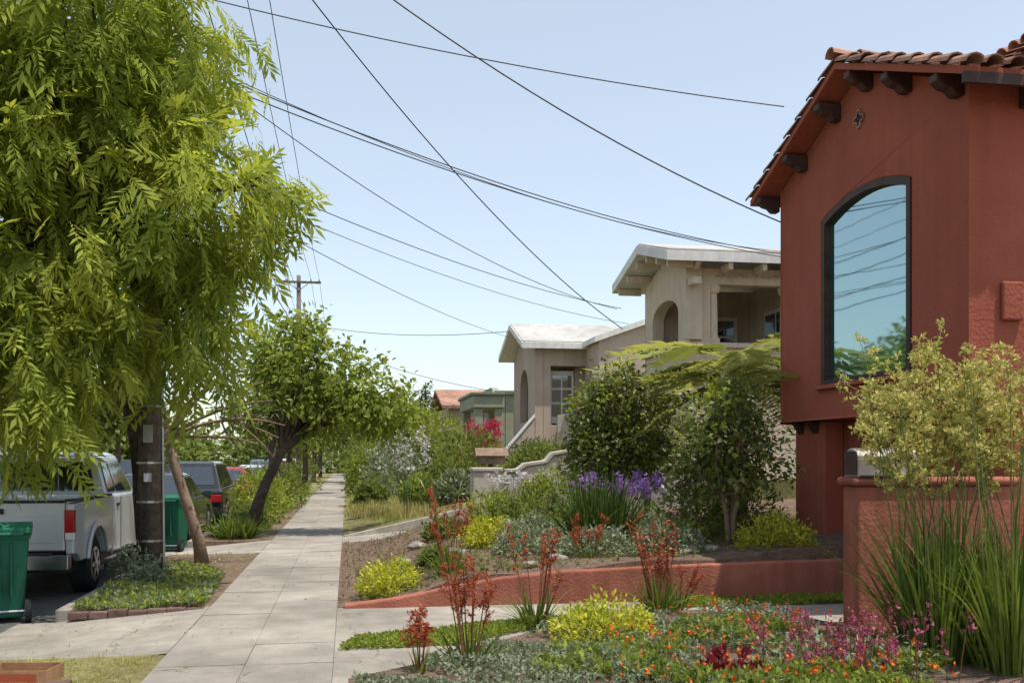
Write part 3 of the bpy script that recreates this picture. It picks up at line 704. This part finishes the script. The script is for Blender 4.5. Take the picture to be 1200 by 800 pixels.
for s in (-1,1):
    mb.box(min(s*(hw-.11),s*(hw+.008)),max(s*(hw-.11),s*(hw+.008)),-.022,.06,.80,1.18,tailr)
    mb.box(min(s*(hw-.10),s*(hw+.012)),max(s*(hw-.10),s*(hw+.012)),-.026,.03,.80,.89,whitep)
mb.build('tail_lights_and_plate',e,bevel=.01)
mb=MB()
cabp=[(2.08,.45),(2.08,1.30),(4.15,1.28),(5.3,1.17),(5.62,1.02),(5.7,.75),(5.68,.42)]+arcp(4.75,r+.02,.50,.45)+[(3.9,.40)]
body_ext(mb,cabp,hw,truckp); mb.build('cab_lower_and_hood',e,bevel=.04,seg=3)
b=[(-.90,2.10,1.27),(.90,2.10,1.27),(.90,4.12,1.25),(-.90,4.12,1.25)]; t=[(-.74,2.22,1.86),(.74,2.22,1.86),(.74,3.45,1.87),(-.74,3.45,1.87)]
mb=MB(); mb.hexa(b,t,truckp); mb.hexa([(-.74,2.22,1.858),(.74,2.22,1.858),(.74,3.45,1.868),(-.74,3.45,1.868)],[(-.62,2.35,1.92),(.62,2.35,1.92),(.62,3.3,1.92),(-.62,3.3,1.92)],truckp)
mb.build('cab_roof',e,bevel=.045,seg=3)
mb=MB(); mb.inset([b[0],b[1],t[1],t[0]],.08,.36,.14,.85,.014,carglass); mb.inset([b[0],b[1],t[1],t[0]],.37,.63,.14,.85,.018,carglass); mb.inset([b[0],b[1],t[1],t[0]],.64,.92,.14,.85,.014,carglass)
mb.inset([b[2],b[3],t[3],t[2]],.05,.95,.1,.92,.012,carglass)
for u0,u1 in ((.07,.30),(.34,.90)):
    mb.inset([b[1],b[2],t[2],t[1]],u0,u1,.10,.88,.014,carglass); mb.inset([b[3],b[0],t[0],t[3]],1-u1,1-u0,.10,.88,.014,carglass)
mb.build('cab_windows',e)
mb=MB()
for s in (-1,1): mb.box(min(s*.98,s*1.22),max(s*.98,s*1.22),3.75,3.83,1.27,1.5,plastic); mb.box(min(s*(hw+.002),s*(hw+.02)),max(s*(hw+.002),s*(hw+.02)),2.35,2.5,1.12,1.16,plastic); mb.box(min(s*(hw+.0),s*(hw+.008)),max(s*(hw+.0),s*(hw+.008)),2.62,2.635,.5,1.25,plastic)
mb.box(-.2,.2,2.16,2.20,1.87,1.93,tailr)
mb.box(-.85,.85,.3,5.4,.35,.62,plastic)
mb.build('mirrors_and_trim',e)
wheels(e,(1.15,4.75),hw-.02,r,.26)

def bin_(loc,rz):
    e=empty('wheelie_bin',loc,rz); mb=MB()
    b=[(-.23,-.25,.06),(.23,-.25,.06),(.23,.22,.06),(-.23,.22,.06)]; t=[(-.29,-.33,.98),(.29,-.33,.98),(.29,.33,.98),(-.29,.33,.98)]
    mb.hexa(b,t,bingreen); mb.box(-.315,.315,-.36,.36,.94,1.0,bingreen)
    for sx in (-.12,.0,.12): mb.box(sx-.012,sx+.012,.20,.34,.3,.9,bingreen)
    mb.build('body',e,bevel=.03,seg=3)
    mb=MB(); mb.ext([(-.37,1.003),(.40,1.003),(.40,1.06),(.25,1.12),(-.25,1.10),(-.37,1.04)],'x',-.32,.32,bingreen); mb.tube([(-.25,.42,1.0),(.25,.42,1.0)],.018,bingreen,n=8)
    mb.build('lid_and_handle',e,bevel=.02)
    mb=MB()
    for s in (-1,1): mb.tube([(s*.26,.25,.13),(s*.32,.25,.13)],.13,rubber,n=20); mb.tube([(s*.321,.25,.13),(s*.326,.25,.13)],.06,bingreen,n=12)
    mb.tube([(-.3,.25,.13),(.3,.25,.13)],.015,metal,n=6); mb.build('wheels',e)
    mb=MB(); mb.inset([(-.25,-.268,.2),(.25,-.268,.2),(.285,-.325,.9),(-.285,-.325,.9)],.25,.75,.4,.7,.004,white) ; mb.build('label',e)
bin_((-3.88,12.05,Z),math.radians(195)); bin_((-3.45,20.4,Z),math.radians(170))
e=empty('cardboard_crate',(-2.45,8.12,-.012),math.radians(-8)); mb=MB()
mb.box(-.24,.24,-.16,.16,0,.012,cardb)
for a in ((-.24,.24,-.16,-.152),(-.24,.24,.152,.16),(-.24,-.232,-.151,.151),(.232,.24,-.151,.151)): mb.box(*a,.012,.11,cardb)
mb.box(-.18,.12,-.1,.1,.013,.03,tailr); mb.build('box',e)
mb=MB(); mb.inset([(-.24,-.16,.0),(.24,-.16,.0),(.24,-.16,.11),(-.24,-.16,.11)],.15,.85,.2,.8,.003,fl_red); mb.build('printed_label',e)

# ------------------------------------------------------------ trees
PIN=[pinnate(6,.42,.45,.27,48),pinnate(7,.38,.65,.26,50),pinnate(6,.40,.3,.28,45)]
e=empty('pistache_tree')
bl=[(-2.95,12.9,6.2,1.6,1.6,1.5),(-3.6,12.9,4.7,1.9,1.7,1.5),(-1.95,12.7,4.7,1.05,1.2,1.0),(-1.15,12.3,5.25,.62,.8,.42),(-2.15,12.7,3.35,.75,.9,.8),
    (-3.5,12.6,2.85,1.1,.9,.85),(-4.8,13.0,3.8,1.6,1.5,1.5),(-3.9,13.0,7.1,1.9,1.8,1.6),(-2.15,12.9,7.0,.65,.9,.9),(-3.75,12.1,2.2,.5,.5,.4),(-4.9,12.8,5.8,1.7,1.6,1.6),(-4.6,12.2,2.55,.8,.7,.5)]
o,C=foliage('foliage',bl,440,18,.19,.43,PIN,lf_lime,droop=.9,parent=e,inner=2.3,out=.8)
mb=MB(); mb.tube([(-2.87,15.35,-.05),(-2.95,15.2,1.2),(-3.0,14.7,2.4),(-3.1,13.9,3.4),(-3.2,13.3,4.3)],[.17,.15,.14,.12,.10],bark,n=10)
limbs(mb,(-3.1,13.9,3.4),.07,[C[i] for i in range(0,440,20)],bark,.3)
limbs(mb,(-3.2,13.3,4.3),.06,[C[i] for i in range(5,440,17)],bark,.2)
limbs(mb,(-3.1,13.8,3.5),.06,[(-.95,12.4,5.15)],bark,.5)
mb.build('trunk_and_limbs',e,smooth=True)
e=empty('street_tree'); mb=MB()
tr=[(-2.33,16.7,-.05),(-2.38,16.65,.35),(-2.55,16.6,.95),(-2.72,16.6,1.5),(-2.85,16.6,2.0),(-2.95,16.6,2.6)]
mb.tube(tr,[.12,.095,.085,.08,.075,.05],barkl,n=10)
tg=[(-1.2,16.4,2.6),(-1.0,16.2,2.2),(-1.6,16.4,3.1),(-2.0,16.8,3.3),(-3.4,16.8,3.3),(-1.4,16.1,1.9),(-1.9,16.5,2.9)]
limbs(mb,(-2.85,16.6,2.0),.035,tg,barkl,.1); limbs(mb,(-2.0,16.5,2.3),.018,[(-1.3,16.4,2.3),(-1.5,16.3,2.7),(-1.2,16.5,1.7),(-1.7,16.3,1.8),(-1.1,16.4,2.0),(-1.4,16.6,2.9)],barkl,.0,n=5)
mb.build('trunk_and_limbs',e,smooth=True)
foliage('foliage',[(-2.6,16.6,3.4,.9,.7,.4),(-1.6,16.5,2.6,.5,.4,.3)],40,12,.12,.12,LEAF,lf_mid,parent=e)
e=empty('leaning_street_tree')
bl=[(-.75,22.4,3.5,1.25,1.3,1.1),(.35,22.3,3.1,1.1,1.1,.85),(-1.5,22.5,3.8,.9,1.0,.75),(.95,22.4,2.6,.6,.6,.6),(-.2,22.3,2.6,.9,.9,.6),(-1.0,22.4,4.5,.7,.7,.45)]
o,C=foliage('foliage',bl,380,18,.12,.16,[WLEAF,LEAF],lf_fresh,droop=.5,parent=e,inner=2.1)
mb=MB(); mb.tube([(-2.2,22.6,-.05),(-2.05,22.6,.4),(-1.8,22.5,1.1),(-1.45,22.4,1.8),(-1.2,22.4,2.4)],[.17,.14,.115,.10,.08],barkd,n=10)
limbs(mb,(-1.45,22.4,1.8),.055,[C[i] for i in range(0,380,20)],barkd,.2); mb.build('trunk_and_limbs',e,smooth=True)
def stree(name,x,y,hh,rr,mat,lsz=.22,n=230,per=14,bk=bark):
    e=empty(name,(x,y,0)); bl=[]
    for i in range(7):
        a=random.uniform(0,6.28); q=random.uniform(0,.55)*rr; bl.append((math.cos(a)*q,math.sin(a)*q,hh*.62+random.uniform(-.16,.24)*hh,rr*random.uniform(.45,.7),rr*random.uniform(.45,.7),hh*random.uniform(.12,.2)))
    o,C=foliage('foliage',bl,n,per,lsz,lsz,[WLEAF,LEAF],mat,droop=.3,parent=e,inner=1.9)
    mb=MB(); mb.tube([(0,0,-.2),(.05,0,hh*.2),(0,.05,hh*.45)],[.16,.13,.1],bk,n=8); limbs(mb,(0,.05,hh*.42),.07,[C[i] for i in range(0,n,24)],bk,.2); mb.build('trunk_and_limbs',e,smooth=True)
stree('street_tree',-2.3,31,5.6,2.0,lf_mid,.2); stree('street_tree',-2.2,38,5.6,1.9,lf_fresh,.22); stree('street_tree',-2.0,47,5.8,2.2,lf_mid,.25)
stree('street_tree',-2.3,68,7,3,lf_mid,.35); stree('street_tree',-2.3,84,7,3,lf_mid,.35)
stree('garden_tree',2.2,46,4.6,1.7,lf_fresh,.22); stree('garden_tree',3.0,58,5.2,2.2,lf_mid,.3); stree('garden_tree',1.3,66,5.5,2.4,lf_mid,.3); stree('garden_tree',3.2,78,5.5,2.2,lf_mid,.3); stree('garden_tree',2.5,92,7,3,lf_dark,.4)
stree('street_tree',-12.6,17,6,2.4,lf_mid,.25,280); stree('street_tree',-12.6,30,5.5,2.2,lf_mid,.25); stree('street_tree',-12.6,9,6,2.4,lf_mid,.25); stree('street_tree',-12.6,43,7,2.8,lf_mid,.3); stree('street_tree',-12.6,58,7,3,lf_mid,.35)
bl=[]
for i in range(60):
    y=random.uniform(105,170); bl.append((random.uniform(-60,60),y,random.uniform(1,3.2),random.uniform(4,7),random.uniform(3,5),random.uniform(2.5,4)))
for i in range(16): bl.append((-22-random.uniform(0,5),random.uniform(-20,110),random.uniform(2.5,5),3,3,2.8))
foliage('distant_trees',bl,3800,10,1.0,.95,[WLEAF],lf_mid,droop=.1,inner=3)
e=empty('conifer_tree',(4.9,64,0)); bl=[(0,0,1+k*.7,1.4-.17*k,1.4-.17*k,.5) for k in range(8)]
foliage('foliage',bl,300,16,.15,.25,LEAF,lf_dark,parent=e); mb=MB(); mb.tube([(0,0,0),(0,0,6.5)],[.15,.03],bark); mb.build('trunk',e)

def gtree(name,x,y,z0,blobs,n,per,sz,mat,cs=.09,tm=None,trunks=3,inner=2.4):
    e=empty(name,(x,y,z0)); o,C=foliage('foliage',blobs,n,per,cs,sz,tm or [WLEAF,LEAF],mat,droop=.15,parent=e,inner=inner)
    mb=MB(); zc=blobs[0][2]
    for k in range(trunks):
        a=random.uniform(0,6.28); mb.tube([(.03*k,.02*k,-.1),(.05*math.cos(a),.05*math.sin(a),zc*.35),(.18*math.cos(a),.18*math.sin(a),zc*.8)],[.045,.035,.025],barkl,n=7)
        limbs(mb,(.1*math.cos(a),.1*math.sin(a),zc*.55),.02,[C[i] for i in range(k*9,n,22)],barkl,.05,n=5)
    mb.build('trunk_and_limbs',e,smooth=True); return e
ct=gtree('camellia_tree',4.95,12.45,.45,[(0,0,1.35,.70,.68,.70),(.1,0,1.85,.42,.42,.35),(-.38,.1,1.1,.4,.4,.45),(.42,0,1.15,.42,.4,.5),(-.2,0,1.75,.35,.35,.38)],230,18,.095,lf_cam,cs=.075,inner=2.8)
foliage('new_growth',[(0,0,1.45,.76,.72,.78)],80,8,.05,.08,WLEAF,lf_cover,droop=0,inner=8,zmin=1.0,parent=ct)
es=gtree('evergreen_shrub',4.55,16.5,.5,[(0,0,1.7,.82,.8,.85),(.35,0,1.3,.6,.6,.7),(-.3,0,1.1,.6,.6,.7),(.1,0,2.35,.5,.5,.45),(-.4,0,2.0,.45,.45,.5)],380,18,.105,lf_cam,inner=2.6)
foliage('new_growth',[(0,0,1.8,.9,.85,1.0)],60,8,.06,.09,WLEAF,lf_cover,droop=0,inner=8,zmin=1.0,parent=es)
gtree('evergreen_shrub',5.7,18.6,.5,[(0,0,1.7,1.0,.8,1.0),(-.6,0,1.5,.8,.7,.8)],280,16,.12,lf_mid)
FR=[pinnate(34,.22,.55,.2,74),pinnate(34,.20,.95,.2,72),pinnate(34,.21,.75,.2,70)]
def fern(x,y,z0,h,n,L):
    e=empty('tree_fern',(x,y,z0)); mb=MB(); mb.tube([(0,0,-.2),(.03,0,h*.5),(0,0,h)],[.11,.09,.10],barkd,n=9); mb.build('trunk',e)
    az=np.linspace(0,2*math.pi,n,endpoint=False)+R.uniform(-.2,.2,n); el=R.uniform(.10,.75,n)
    D=np.stack([np.cos(az)*np.cos(el),np.sin(az)*np.cos(el),np.sin(el)],1); P=np.zeros((n,3)); P[:,2]=h
    Vs=[];Fs=[];vs=[];off=0
    U=np.array([0,0,1.])[None]+R.normal(size=(n,3))*.08; D=nrm(D); Y=nrm(np.cross(U,D)); Zv=np.cross(D,Y)
    for i in range(n):
        tv,tf=FR[i%3]; S=L*R.uniform(.8,1.1); V=P[i]+S*(tv[:,0:1]*D[i]+tv[:,1:2]*Y[i]+tv[:,2:3]*Zv[i]); Vs.append(V); Fs.append(tf+off); off+=len(V); vs.append(np.full(len(tf),R.uniform(0,1)))
    npmesh('fronds',np.concatenate(Vs),np.concatenate(Fs),lf_fern,np.concatenate(vs),e)
fern(6.4,15.9,.5,2.75,30,1.8); fern(6.1,14.9,.5,2.25,22,1.35)

# ------------------------------------------------------------ mounds & clumps
T6=[tuft(6,.2),tuft(6,.2)]
def mound(name,x,y,r,hh,mat,n=160,per=12,sz=.07,tm=LEAF,z=None):
    z=H(x,y) if z is None else z
    e,_=foliage(name,[(x,y,z+hh*.25,r,r,hh*.75)],n,per,r*.10,sz,tm,mat,droop=-.4,inner=4,zmin=z-.02)
    return e
mound('yellow_green_shrub',.50,12.05,.38,.38,lf_yel,240,14,.055,z=.06); mound('yellow_green_shrub',2.1,14.9,.42,.42,lf_yel,210,14); mound('yellow_green_shrub',5.35,12.0,.50,.52,lf_yel,280,14,.06,z=.42)
mound('yellow_green_shrub',2.3,8.75,.48,.36,lf_yel,280,14,.06,z=0)
for (x,y,r,hh) in ((2.7,14.5,.5,.42),(3.2,12.6,.5,.32),(4.1,12.4,.45,.30),(2.4,13.3,.45,.3),(4.1,13.7,.5,.42)): mound('grey_green_shrub',x,y,r,hh,lf_grey,190,12,.07)
for (x,y,r,hh,m) in ((3.1,16.4,.6,.75,lf_mid),(2.6,17.6,.5,.7,lf_cover),(3.9,15.4,.5,.6,lf_mid),(1.6,16.8,.35,.3,lf_mid),(5.0,14.2,.6,.8,lf_mid),(5.7,13.8,.5,.9,lf_mid),(1.2,13.4,.22,.2,lf_mid),(5.8,15,.6,1.2,lf_dark),(4.0,18.4,.7,1.1,lf_cover),(3.6,18.9,.4,.9,lf_cover),(4.5,13.1,.3,.3,lf_cover)):
    mound('green_shrub',x,y,r,hh,m,150,12,.09)
def heads(name,pts,r,n,sz,mat):
    P=np.concatenate([np.array(p)+R.normal(size=(n,3))*r for p in pts]); return scatter(name,P,sz,T6,mat,spread=.6)
heads('purple_flowers',[(4.35+random.uniform(-.4,.4),14.6+random.uniform(-.3,.3),1.22+random.uniform(-.1,.22)) for _ in range(34)],.045,15,.048,fl_pur)
heads('purple_flowers',[(3.55+random.uniform(-.3,.3),14.2+random.uniform(-.3,.3),1.32+random.uniform(-.1,.12)) for _ in range(12)],.035,12,.045,fl_pur)
heads('purple_flowers',[(5.3+random.uniform(-.5,.4),15.2+random.uniform(-.2,.2),.85+random.uniform(-.2,.2)) for _ in range(10)],.035,8,.045,fl_pur)
heads('white_flowers',[(2.75+random.uniform(-.35,.35),17+random.uniform(-.4,.4),1.32+random.uniform(-.1,.1)) for _ in range(14)],.04,12,.06,fl_wht)
blades('agapanthus_leaves',[(2.75,17,.4),(4.2,14.6,.45)],110,.75,.035,lf_strap,rad=.25,lean=(.1,.9))
lf_flax=leafmat('leaf_flax',(.035,.06,.018),(.12,.17,.045),tr=.2)
blades('strap_leaf_clump',[(3.3,13.6,.42),(3.6,13.5,.42)],280,1.15,.024,lf_flax,lean=(.02,.65),droop=.3,rad=.2)
blades('strap_leaf_clump',[(4.80,7.5,0),(5.15,7.9,0),(5.5,7.3,0),(5.1,7.0,0)],270,1.3,.026,lf_strap,lean=(.02,.46),droop=.25,rad=.28)
e=empty('yellow_kangaroo_paw'); mb=MB(); P=[]
for i in range(54):
    c=random.choice([(4.65,7.5),(5.1,7.9),(5.45,7.4),(5.1,7.1)]); x=c[0]+random.uniform(-.2,.2); y=c[1]+random.uniform(-.2,.2)
    h_=random.uniform(1.9,2.7); dx=random.uniform(-.7,.6); dy=random.uniform(-.3,.5)
    pts=[Vector((x+dx*t**1.5,y+dy*t**1.5,h_*t)) for t in (0,.25,.5,.75,1)]
    mb.tube(pts,[.008,.007,.006,.005,.003],stem_m,n=5)
    for b in range(8):
        t=.68+.32*b/7; p=Vector((x+dx*t**1.5,y+dy*t**1.5,h_*t)); a=random.uniform(0,6.28); l=random.uniform(.10,.28)
        q=p+Vector((math.cos(a)*l,math.sin(a)*l,l*random.uniform(.4,.9))); mb.tube([p,p.lerp(q,.5)+Vector((0,0,-.02)),q],[.004,.003,.002],stem_m,n=4)
        for s_ in range(13):
            k=random.uniform(.35,1.05); w=p.lerp(q,k); P.append((w.x+random.gauss(0,.018),w.y+random.gauss(0,.018),w.z+random.gauss(0,.018)))
mb.build('stems',e)
scatter('flowers',np.array(P),.048,[tuft(4,.16,up=.1),tuft(4,.2,up=.1)],fl_yg,parent=e,spread=.6)
def paw(x,y,z,hh,n,spread=.25,lv=60):
    e=empty('red_kangaroo_paw'); mb=MB(); P=[]
    for i in range(n):
        dx=random.uniform(-spread,spread); dy=random.uniform(-spread,spread); h_=hh*random.uniform(.6,1.12)
        pts=[Vector((x+dx*.3+dx*t,y+dy*.3+dy*t,z+h_*t)) for t in (0,.3,.6,1)]
        mb.tube(pts,[.007,.006,.005,.004],stem_r,n=5)
        for b in range(random.randint(4,6)):
            t=1-b*.085; p=Vector((x+dx*.3+dx*t,y+dy*.3+dy*t,z+h_*t)); a=random.uniform(0,6.28); l=random.uniform(.03,.09)
            q=p+Vector((math.cos(a)*l,math.sin(a)*l,l*.8)); mb.tube([p,q],[.004,.003],stem_r,n=4)
            for s_ in range(11):
                k=random.uniform(0,1.0); w=p.lerp(q,k); P.append((w.x+random.gauss(0,.009),w.y+random.gauss(0,.009),w.z+random.gauss(0,.012)))
    mb.build('stems',e); scatter('flowers',np.array(P),.043,[tuft(4,.14,up=.6)],fl_red,parent=e,spread=.45)
    blades('leaves',[(x,y,z)],lv,hh*.55,.02,lf_strap,lean=(.1,.9),rad=.12,parent=e)
paw(.95,7.9,0,.80,11,.16,50); paw(.55,7.75,0,.5,5,.12,24); paw(1.85,9.75,0,.88,9,.2,90); paw(3.3,10.3,0,1.02,12,.25,100); paw(1.25,12.2,.2,.98,9,.2,110); paw(3.6,10.6,0,.6,6,.2,50); paw(3.0,12.3,.35,.6,6,.2,50)
bedp=[(.0,5.0),(.0,7.55),(.55,8.0),(1.2,8.7),(1.9,9.5),(2.8,10.15),(3.8,10.35),(4.7,9.6),(4.9,8.8),(6,8.6),(6,4.5)]
mb=MB(); n=len(bedp); mb.add([(p[0],p[1],.045) for p in bedp]+[(p[0],p[1],-.02) for p in bedp],[tuple(range(n))]+[(i,(i+1)%n,n+(i+1)%n,n+i) for i in range(n)],mulch); mb.build('foreground_garden_bed')
def carpet(name,poly,n,sz,mat,z=.03,hump=.1,T=None,fs=2.2,thr=-9):
    p=polypts(poly,n); f=np.sin(p[:,0]*fs+1)*np.cos(p[:,1]*fs*1.3+.5)+.4*np.sin(p[:,0]*fs*3+p[:,1]*fs*2)
    k=f>thr; p=p[k]; f=f[k]; zz=z+hump*(f+1.4)/2.8*R.uniform(.5,1,len(p)); return scatter(name,np.column_stack([p,zz]),sz,T or T6,mat,spread=.5)
carpet('grey_groundcover',[(.05,5.2),(.05,7.35),(.9,8.2),(1.9,9.3),(2.9,9.95),(3.9,10.1),(4.5,9.2),(4.2,7.6),(3.0,6.5),(2.6,5.2)],12000,.05,lf_grey,.04,.20,thr=-.5)
carpet('green_groundcover',[(2.0,5.2),(2.1,7.2),(3.1,8.9),(4.1,9.4),(4.5,8.4),(4.6,7.0),(4.2,5.5)],5600,.07,lf_fresh,.05,.21,thr=-.1)
carpet('green_groundcover',[(1.3,7.2),(1.7,8.2),(2.5,8.2),(2.4,7.0)],700,.08,lf_cover,.05,.16)
P=polypts([(1.7,6.0),(2.2,8.6),(3.5,9.8),(4.4,9.2),(4.3,6.2)],230); scatter('orange_flowers',np.column_stack([P,R.uniform(.19,.31,len(P))]),.032,[tuft(6,.35,.6)],fl_or,spread=.4)
e=empty('magenta_flower_shrub'); mb=MB(); P=[]
for i in range(64):
    x=3.75+random.gauss(0,.36); y=7.05+random.gauss(0,.30); h_=random.uniform(.25,.6); dx=random.uniform(-.1,.1)
    mb.tube([(x,y,.02),(x+dx*.5,y,h_*.6),(x+dx,y+.02,h_)],[.005,.004,.003],stem_r,n=4)
    for s_ in range(13): P.append((x+dx+random.gauss(0,.018),y+random.gauss(0,.018),h_-random.uniform(0,.18)))
mb.build('stems',e); scatter('flowers',np.array(P),.034,[tuft(4,.3)],fl_mag,parent=e,spread=.6)
foliage('foliage',[(3.75,7.1,.12,.75,.6,.16)],120,14,.06,.06,LEAF,lf_grey,parent=e,droop=-.3)
mound('red_leaf_plant',2.75,6.9,.22,.3,leafmat('leaf_burgundy',(.10,.01,.02),(.28,.04,.05)),60,10,.07,z=0)
carpet('green_strip',[(-.08,8.85),(.1,9.55),(1.4,9.95),(2.2,10.3),(2.6,10.15),(1.7,9.55),(1.0,8.95)],4200,.045,lf_cover,.0,.05)
carpet('green_strip',[(3.3,10.75),(3.9,11.28),(6.2,11.28),(6.2,10.75)],3900,.05,lf_cover,.0,.08)
carpet('iceplant_groundcover',[(-3.0,11.75),(-3.0,15.0),(-2.2,15.9),(-1.75,14.6),(-1.62,11.78)],5200,.065,lf_grey,-.01,.12)
carpet('iceplant_groundcover',[(-3.0,11.7),(-3.0,15.0),(-2.2,15.9),(-1.75,14.6),(-1.62,11.7)],2000,.07,lf_cover,.0,.13)
foliage('kerb_shrub',[(-2.9,14.2,.15,.35,.5,.28),(-2.55,13.6,.1,.3,.4,.2)],90,12,.05,.09,LEAF,lf_grey)
blades('verge_grass',[(x,y,-.01) for x,y in polypts([(-3.0,4),(-3.0,8.9),(-1.65,8.9),(-1.6,4)],420)],9,.05,.006,lf_cover,rad=.08,lean=(.1,1.1),seg=2)
blades('verge_grass',[(x,y,-.01) for x,y in polypts([(-3.0,6),(-3.0,8.9),(-1.65,8.9),(-1.6,6)],320)],8,.05,.006,lf_dry,rad=.1,lean=(.1,1.2),seg=2)
blades('agapanthus_leaves',[(-2.5+random.uniform(-.45,.6),21.4+random.uniform(-.4,1.6),0) for _ in range(12)],60,.55,.035,lf_strap,rad=.18,lean=(.1,.95))
for (x,y,r,hh,m) in ((-2.3,26.5,.7,1.4,lf_cover),(-2.3,28.5,.8,1.4,lf_cover),(-2.2,34,.8,1.5,lf_mid),(-2.3,24.5,.5,.5,lf_mid),(-2.2,37,.8,1.4,lf_cover),(-2.2,51,.9,1.8,lf_mid)): mound('kerb_bush',x,y,r,hh,m,170,13,.12,z=0)
blades('tall_grass',[(random.uniform(.1,3.2),random.uniform(21.9,30),H(1.5,22)*.9) for _ in range(150)],30,.38,.012,lf_dry,rad=.22,lean=(.05,.6),seg=3)
blades('green_grass',[(random.uniform(.1,2.6),random.uniform(22.0,34),.25) for _ in range(110)],30,.35,.014,lf_cover,rad=.25,lean=(.05,.7),seg=3)
blades('upright_reeds',[(random.uniform(1.2,2.6),random.uniform(22.2,25),.4) for _ in range(9)],9,1.35,.02,lf_dark,rad=.1,lean=(.0,.15),seg=3)
for (x,y,r,hh,m) in ((1.3,30,.9,1.9,lf_grey),(2.4,31,.8,1.9,lf_mid),(3.2,27,1.0,1.8,lf_mid),(3.2,34,1.0,2.6,lf_cover),(2.4,36,1.0,2.3,lf_mid),(.7,34.5,.75,1.8,lf_fresh),(.8,42,.9,2.2,lf_mid),(5.4,27,1.0,1.3,lf_mid),(5.8,31,1.0,1.3,lf_dark),(.6,27,.45,.9,lf_mid),(1.2,52,1.3,2.6,lf_mid),(.9,63,1.3,3,lf_mid),(4.6,24,.8,1.2,lf_mid),(4.7,36,.8,1.4,lf_mid),(2.6,24.3,.5,.7,lf_grey),(1.9,26.5,.5,.7,lf_cover)):
    mound('garden_bush',x,y,r,hh,m,280,13,.14)
heads('white_flowers',[(1.5+random.uniform(-.8,.8),29.5+random.uniform(-.7,.7),2.0+random.uniform(-.7,.45)) for _ in range(34)],.1,8,.09,fl_wht)
heads('bougainvillea',[(4.35+random.uniform(-.55,.45),32+random.uniform(-.5,.5),2.05+random.uniform(-.5,.85)) for _ in range(44)],.09,15,.10,fl_pnk)
mound('bougainvillea_leaves',4.35,32.3,.7,1.8,lf_mid,200,12,.14)
heads('red_flowers',[(3.3+random.uniform(-.7,.7),49+random.uniform(-.7,.7),3.4+random.uniform(-.4,.4)) for _ in range(14)],.12,8,.13,fl_pnk)
def rock(x,y,z,r):
    import bmesh
    bm=bmesh.new(); bmesh.ops.create_icosphere(bm,subdivisions=3,radius=r)
    sd=Vector((random.random()*9,random.random()*9,0))
    from mathutils import noise
    for v in bm.verts:
        k=1+.35*noise.noise(v.co/r*1.1+sd); v.co=Vector((v.co.x*k*1.2,v.co.y*k,v.co.z*k*.6))
    me=bpy.data.meshes.new('rock'); bm.to_mesh(me); bm.free(); me.materials.append(rockm); o=bpy.data.objects.new('rock',me); o.location=(x,y,z); link(o)
for (x,y,r) in ((2.6,12.3,.12),(4.3,12.2,.11),(1.5,14,.13),(2.2,12,.08),(.8,14.5,.11),(1.1,16.3,.13),(4.55,12.1,.10),(1.5,18,.15)): rock(x,y,H(x,y)+.02,r)
P=polypts([(-3.0,15.6),(-3,18.1),(-1.6,18.1),(-1.6,14.9)],260); scatter('leaf_litter',np.column_stack([P,np.full(len(P),.0)]),.05,LEAF,lf_dry,up=.1,spread=1)
P=polypts([(-1.6,8),(-1.6,19),(.1,19),(.1,8)],110); scatter('leaf_litter',np.column_stack([P,np.full(len(P),.008)]),.035,LEAF,lf_dry,up=.05,spread=1)
P=polypts([(-3.5,9.1),(-3.5,11.6),(-1.6,11.6),(-1.6,9.1)],70); scatter('leaf_litter',np.column_stack([P,-.13+(P[:,0]+3.3)*.078]),.035,LEAF,lf_dry,up=.2,spread=.6)
P=polypts([(-.1,11.5),(-.1,19.8),(2.8,19.8),(2.6,11.6)],1500); P3=np.array([(p[0],p[1],H(p[0],p[1])+.035) for p in P]); scatter('bed_groundcover',P3,.045,T6,leafmat('leaf_brown_green',(.16,.11,.07),(.28,.27,.13)),spread=.7)
P=polypts([(.1,11.55),(.1,15),(6,15),(6,11.55)],1100); P3=np.array([(p[0],p[1],H(p[0],p[1])+.03) for p in P]); scatter('bed_groundcover',P3,.06,T6,lf_mid,spread=.7)

# ------------------------------------------------------------ light, sky, camera
sun_v=Vector((.26,-.20,.94)).normalized()
w=bpy.data.worlds.new('World'); sc.world=w; w.use_nodes=True; N=w.node_tree.nodes; bg=N['Background']; LK=w.node_tree.links
sk=N.new('ShaderNodeTexSky'); sk.sky_type='NISHITA'; sk.sun_disc=False; sk.sun_elevation=math.asin(sun_v.z); sk.sun_rotation=math.atan2(sun_v.x,sun_v.y)
sk.air_density=1.0; sk.dust_density=1.0; sk.ozone_density=1.3; sk.altitude=0
sky_add=N.new('ShaderNodeVectorMath'); sky_add.operation='ADD'; sky_add.inputs[1].default_value=(2.45,2.45,2.1)   # even pale colour added to the whole sky, also brightens the shade
LK.new(sk.outputs[0],sky_add.inputs[0]); LK.new(sky_add.outputs[0],bg.inputs['Color']); bg.inputs['Strength'].default_value=.145
ld=bpy.data.lights.new('sun','SUN'); ld.energy=4.8; ld.angle=math.radians(.5); ld.color=(1,.945,.85)
lo=bpy.data.objects.new('sun',ld); link(lo); lo.rotation_euler=(-sun_v).to_track_quat('-Z','Y').to_euler(); lo.location=(0,0,30)
cd=bpy.data.cameras.new('camera'); cd.sensor_width=36; cd.lens=35; cd.shift_y=.1125; cd.clip_end=3000; cd.clip_start=.05
co=bpy.data.objects.new('camera',cd); link(co); co.location=(0,0,1.7); co.rotation_euler=(math.radians(90),0,math.radians(-9.34)); sc.camera=co
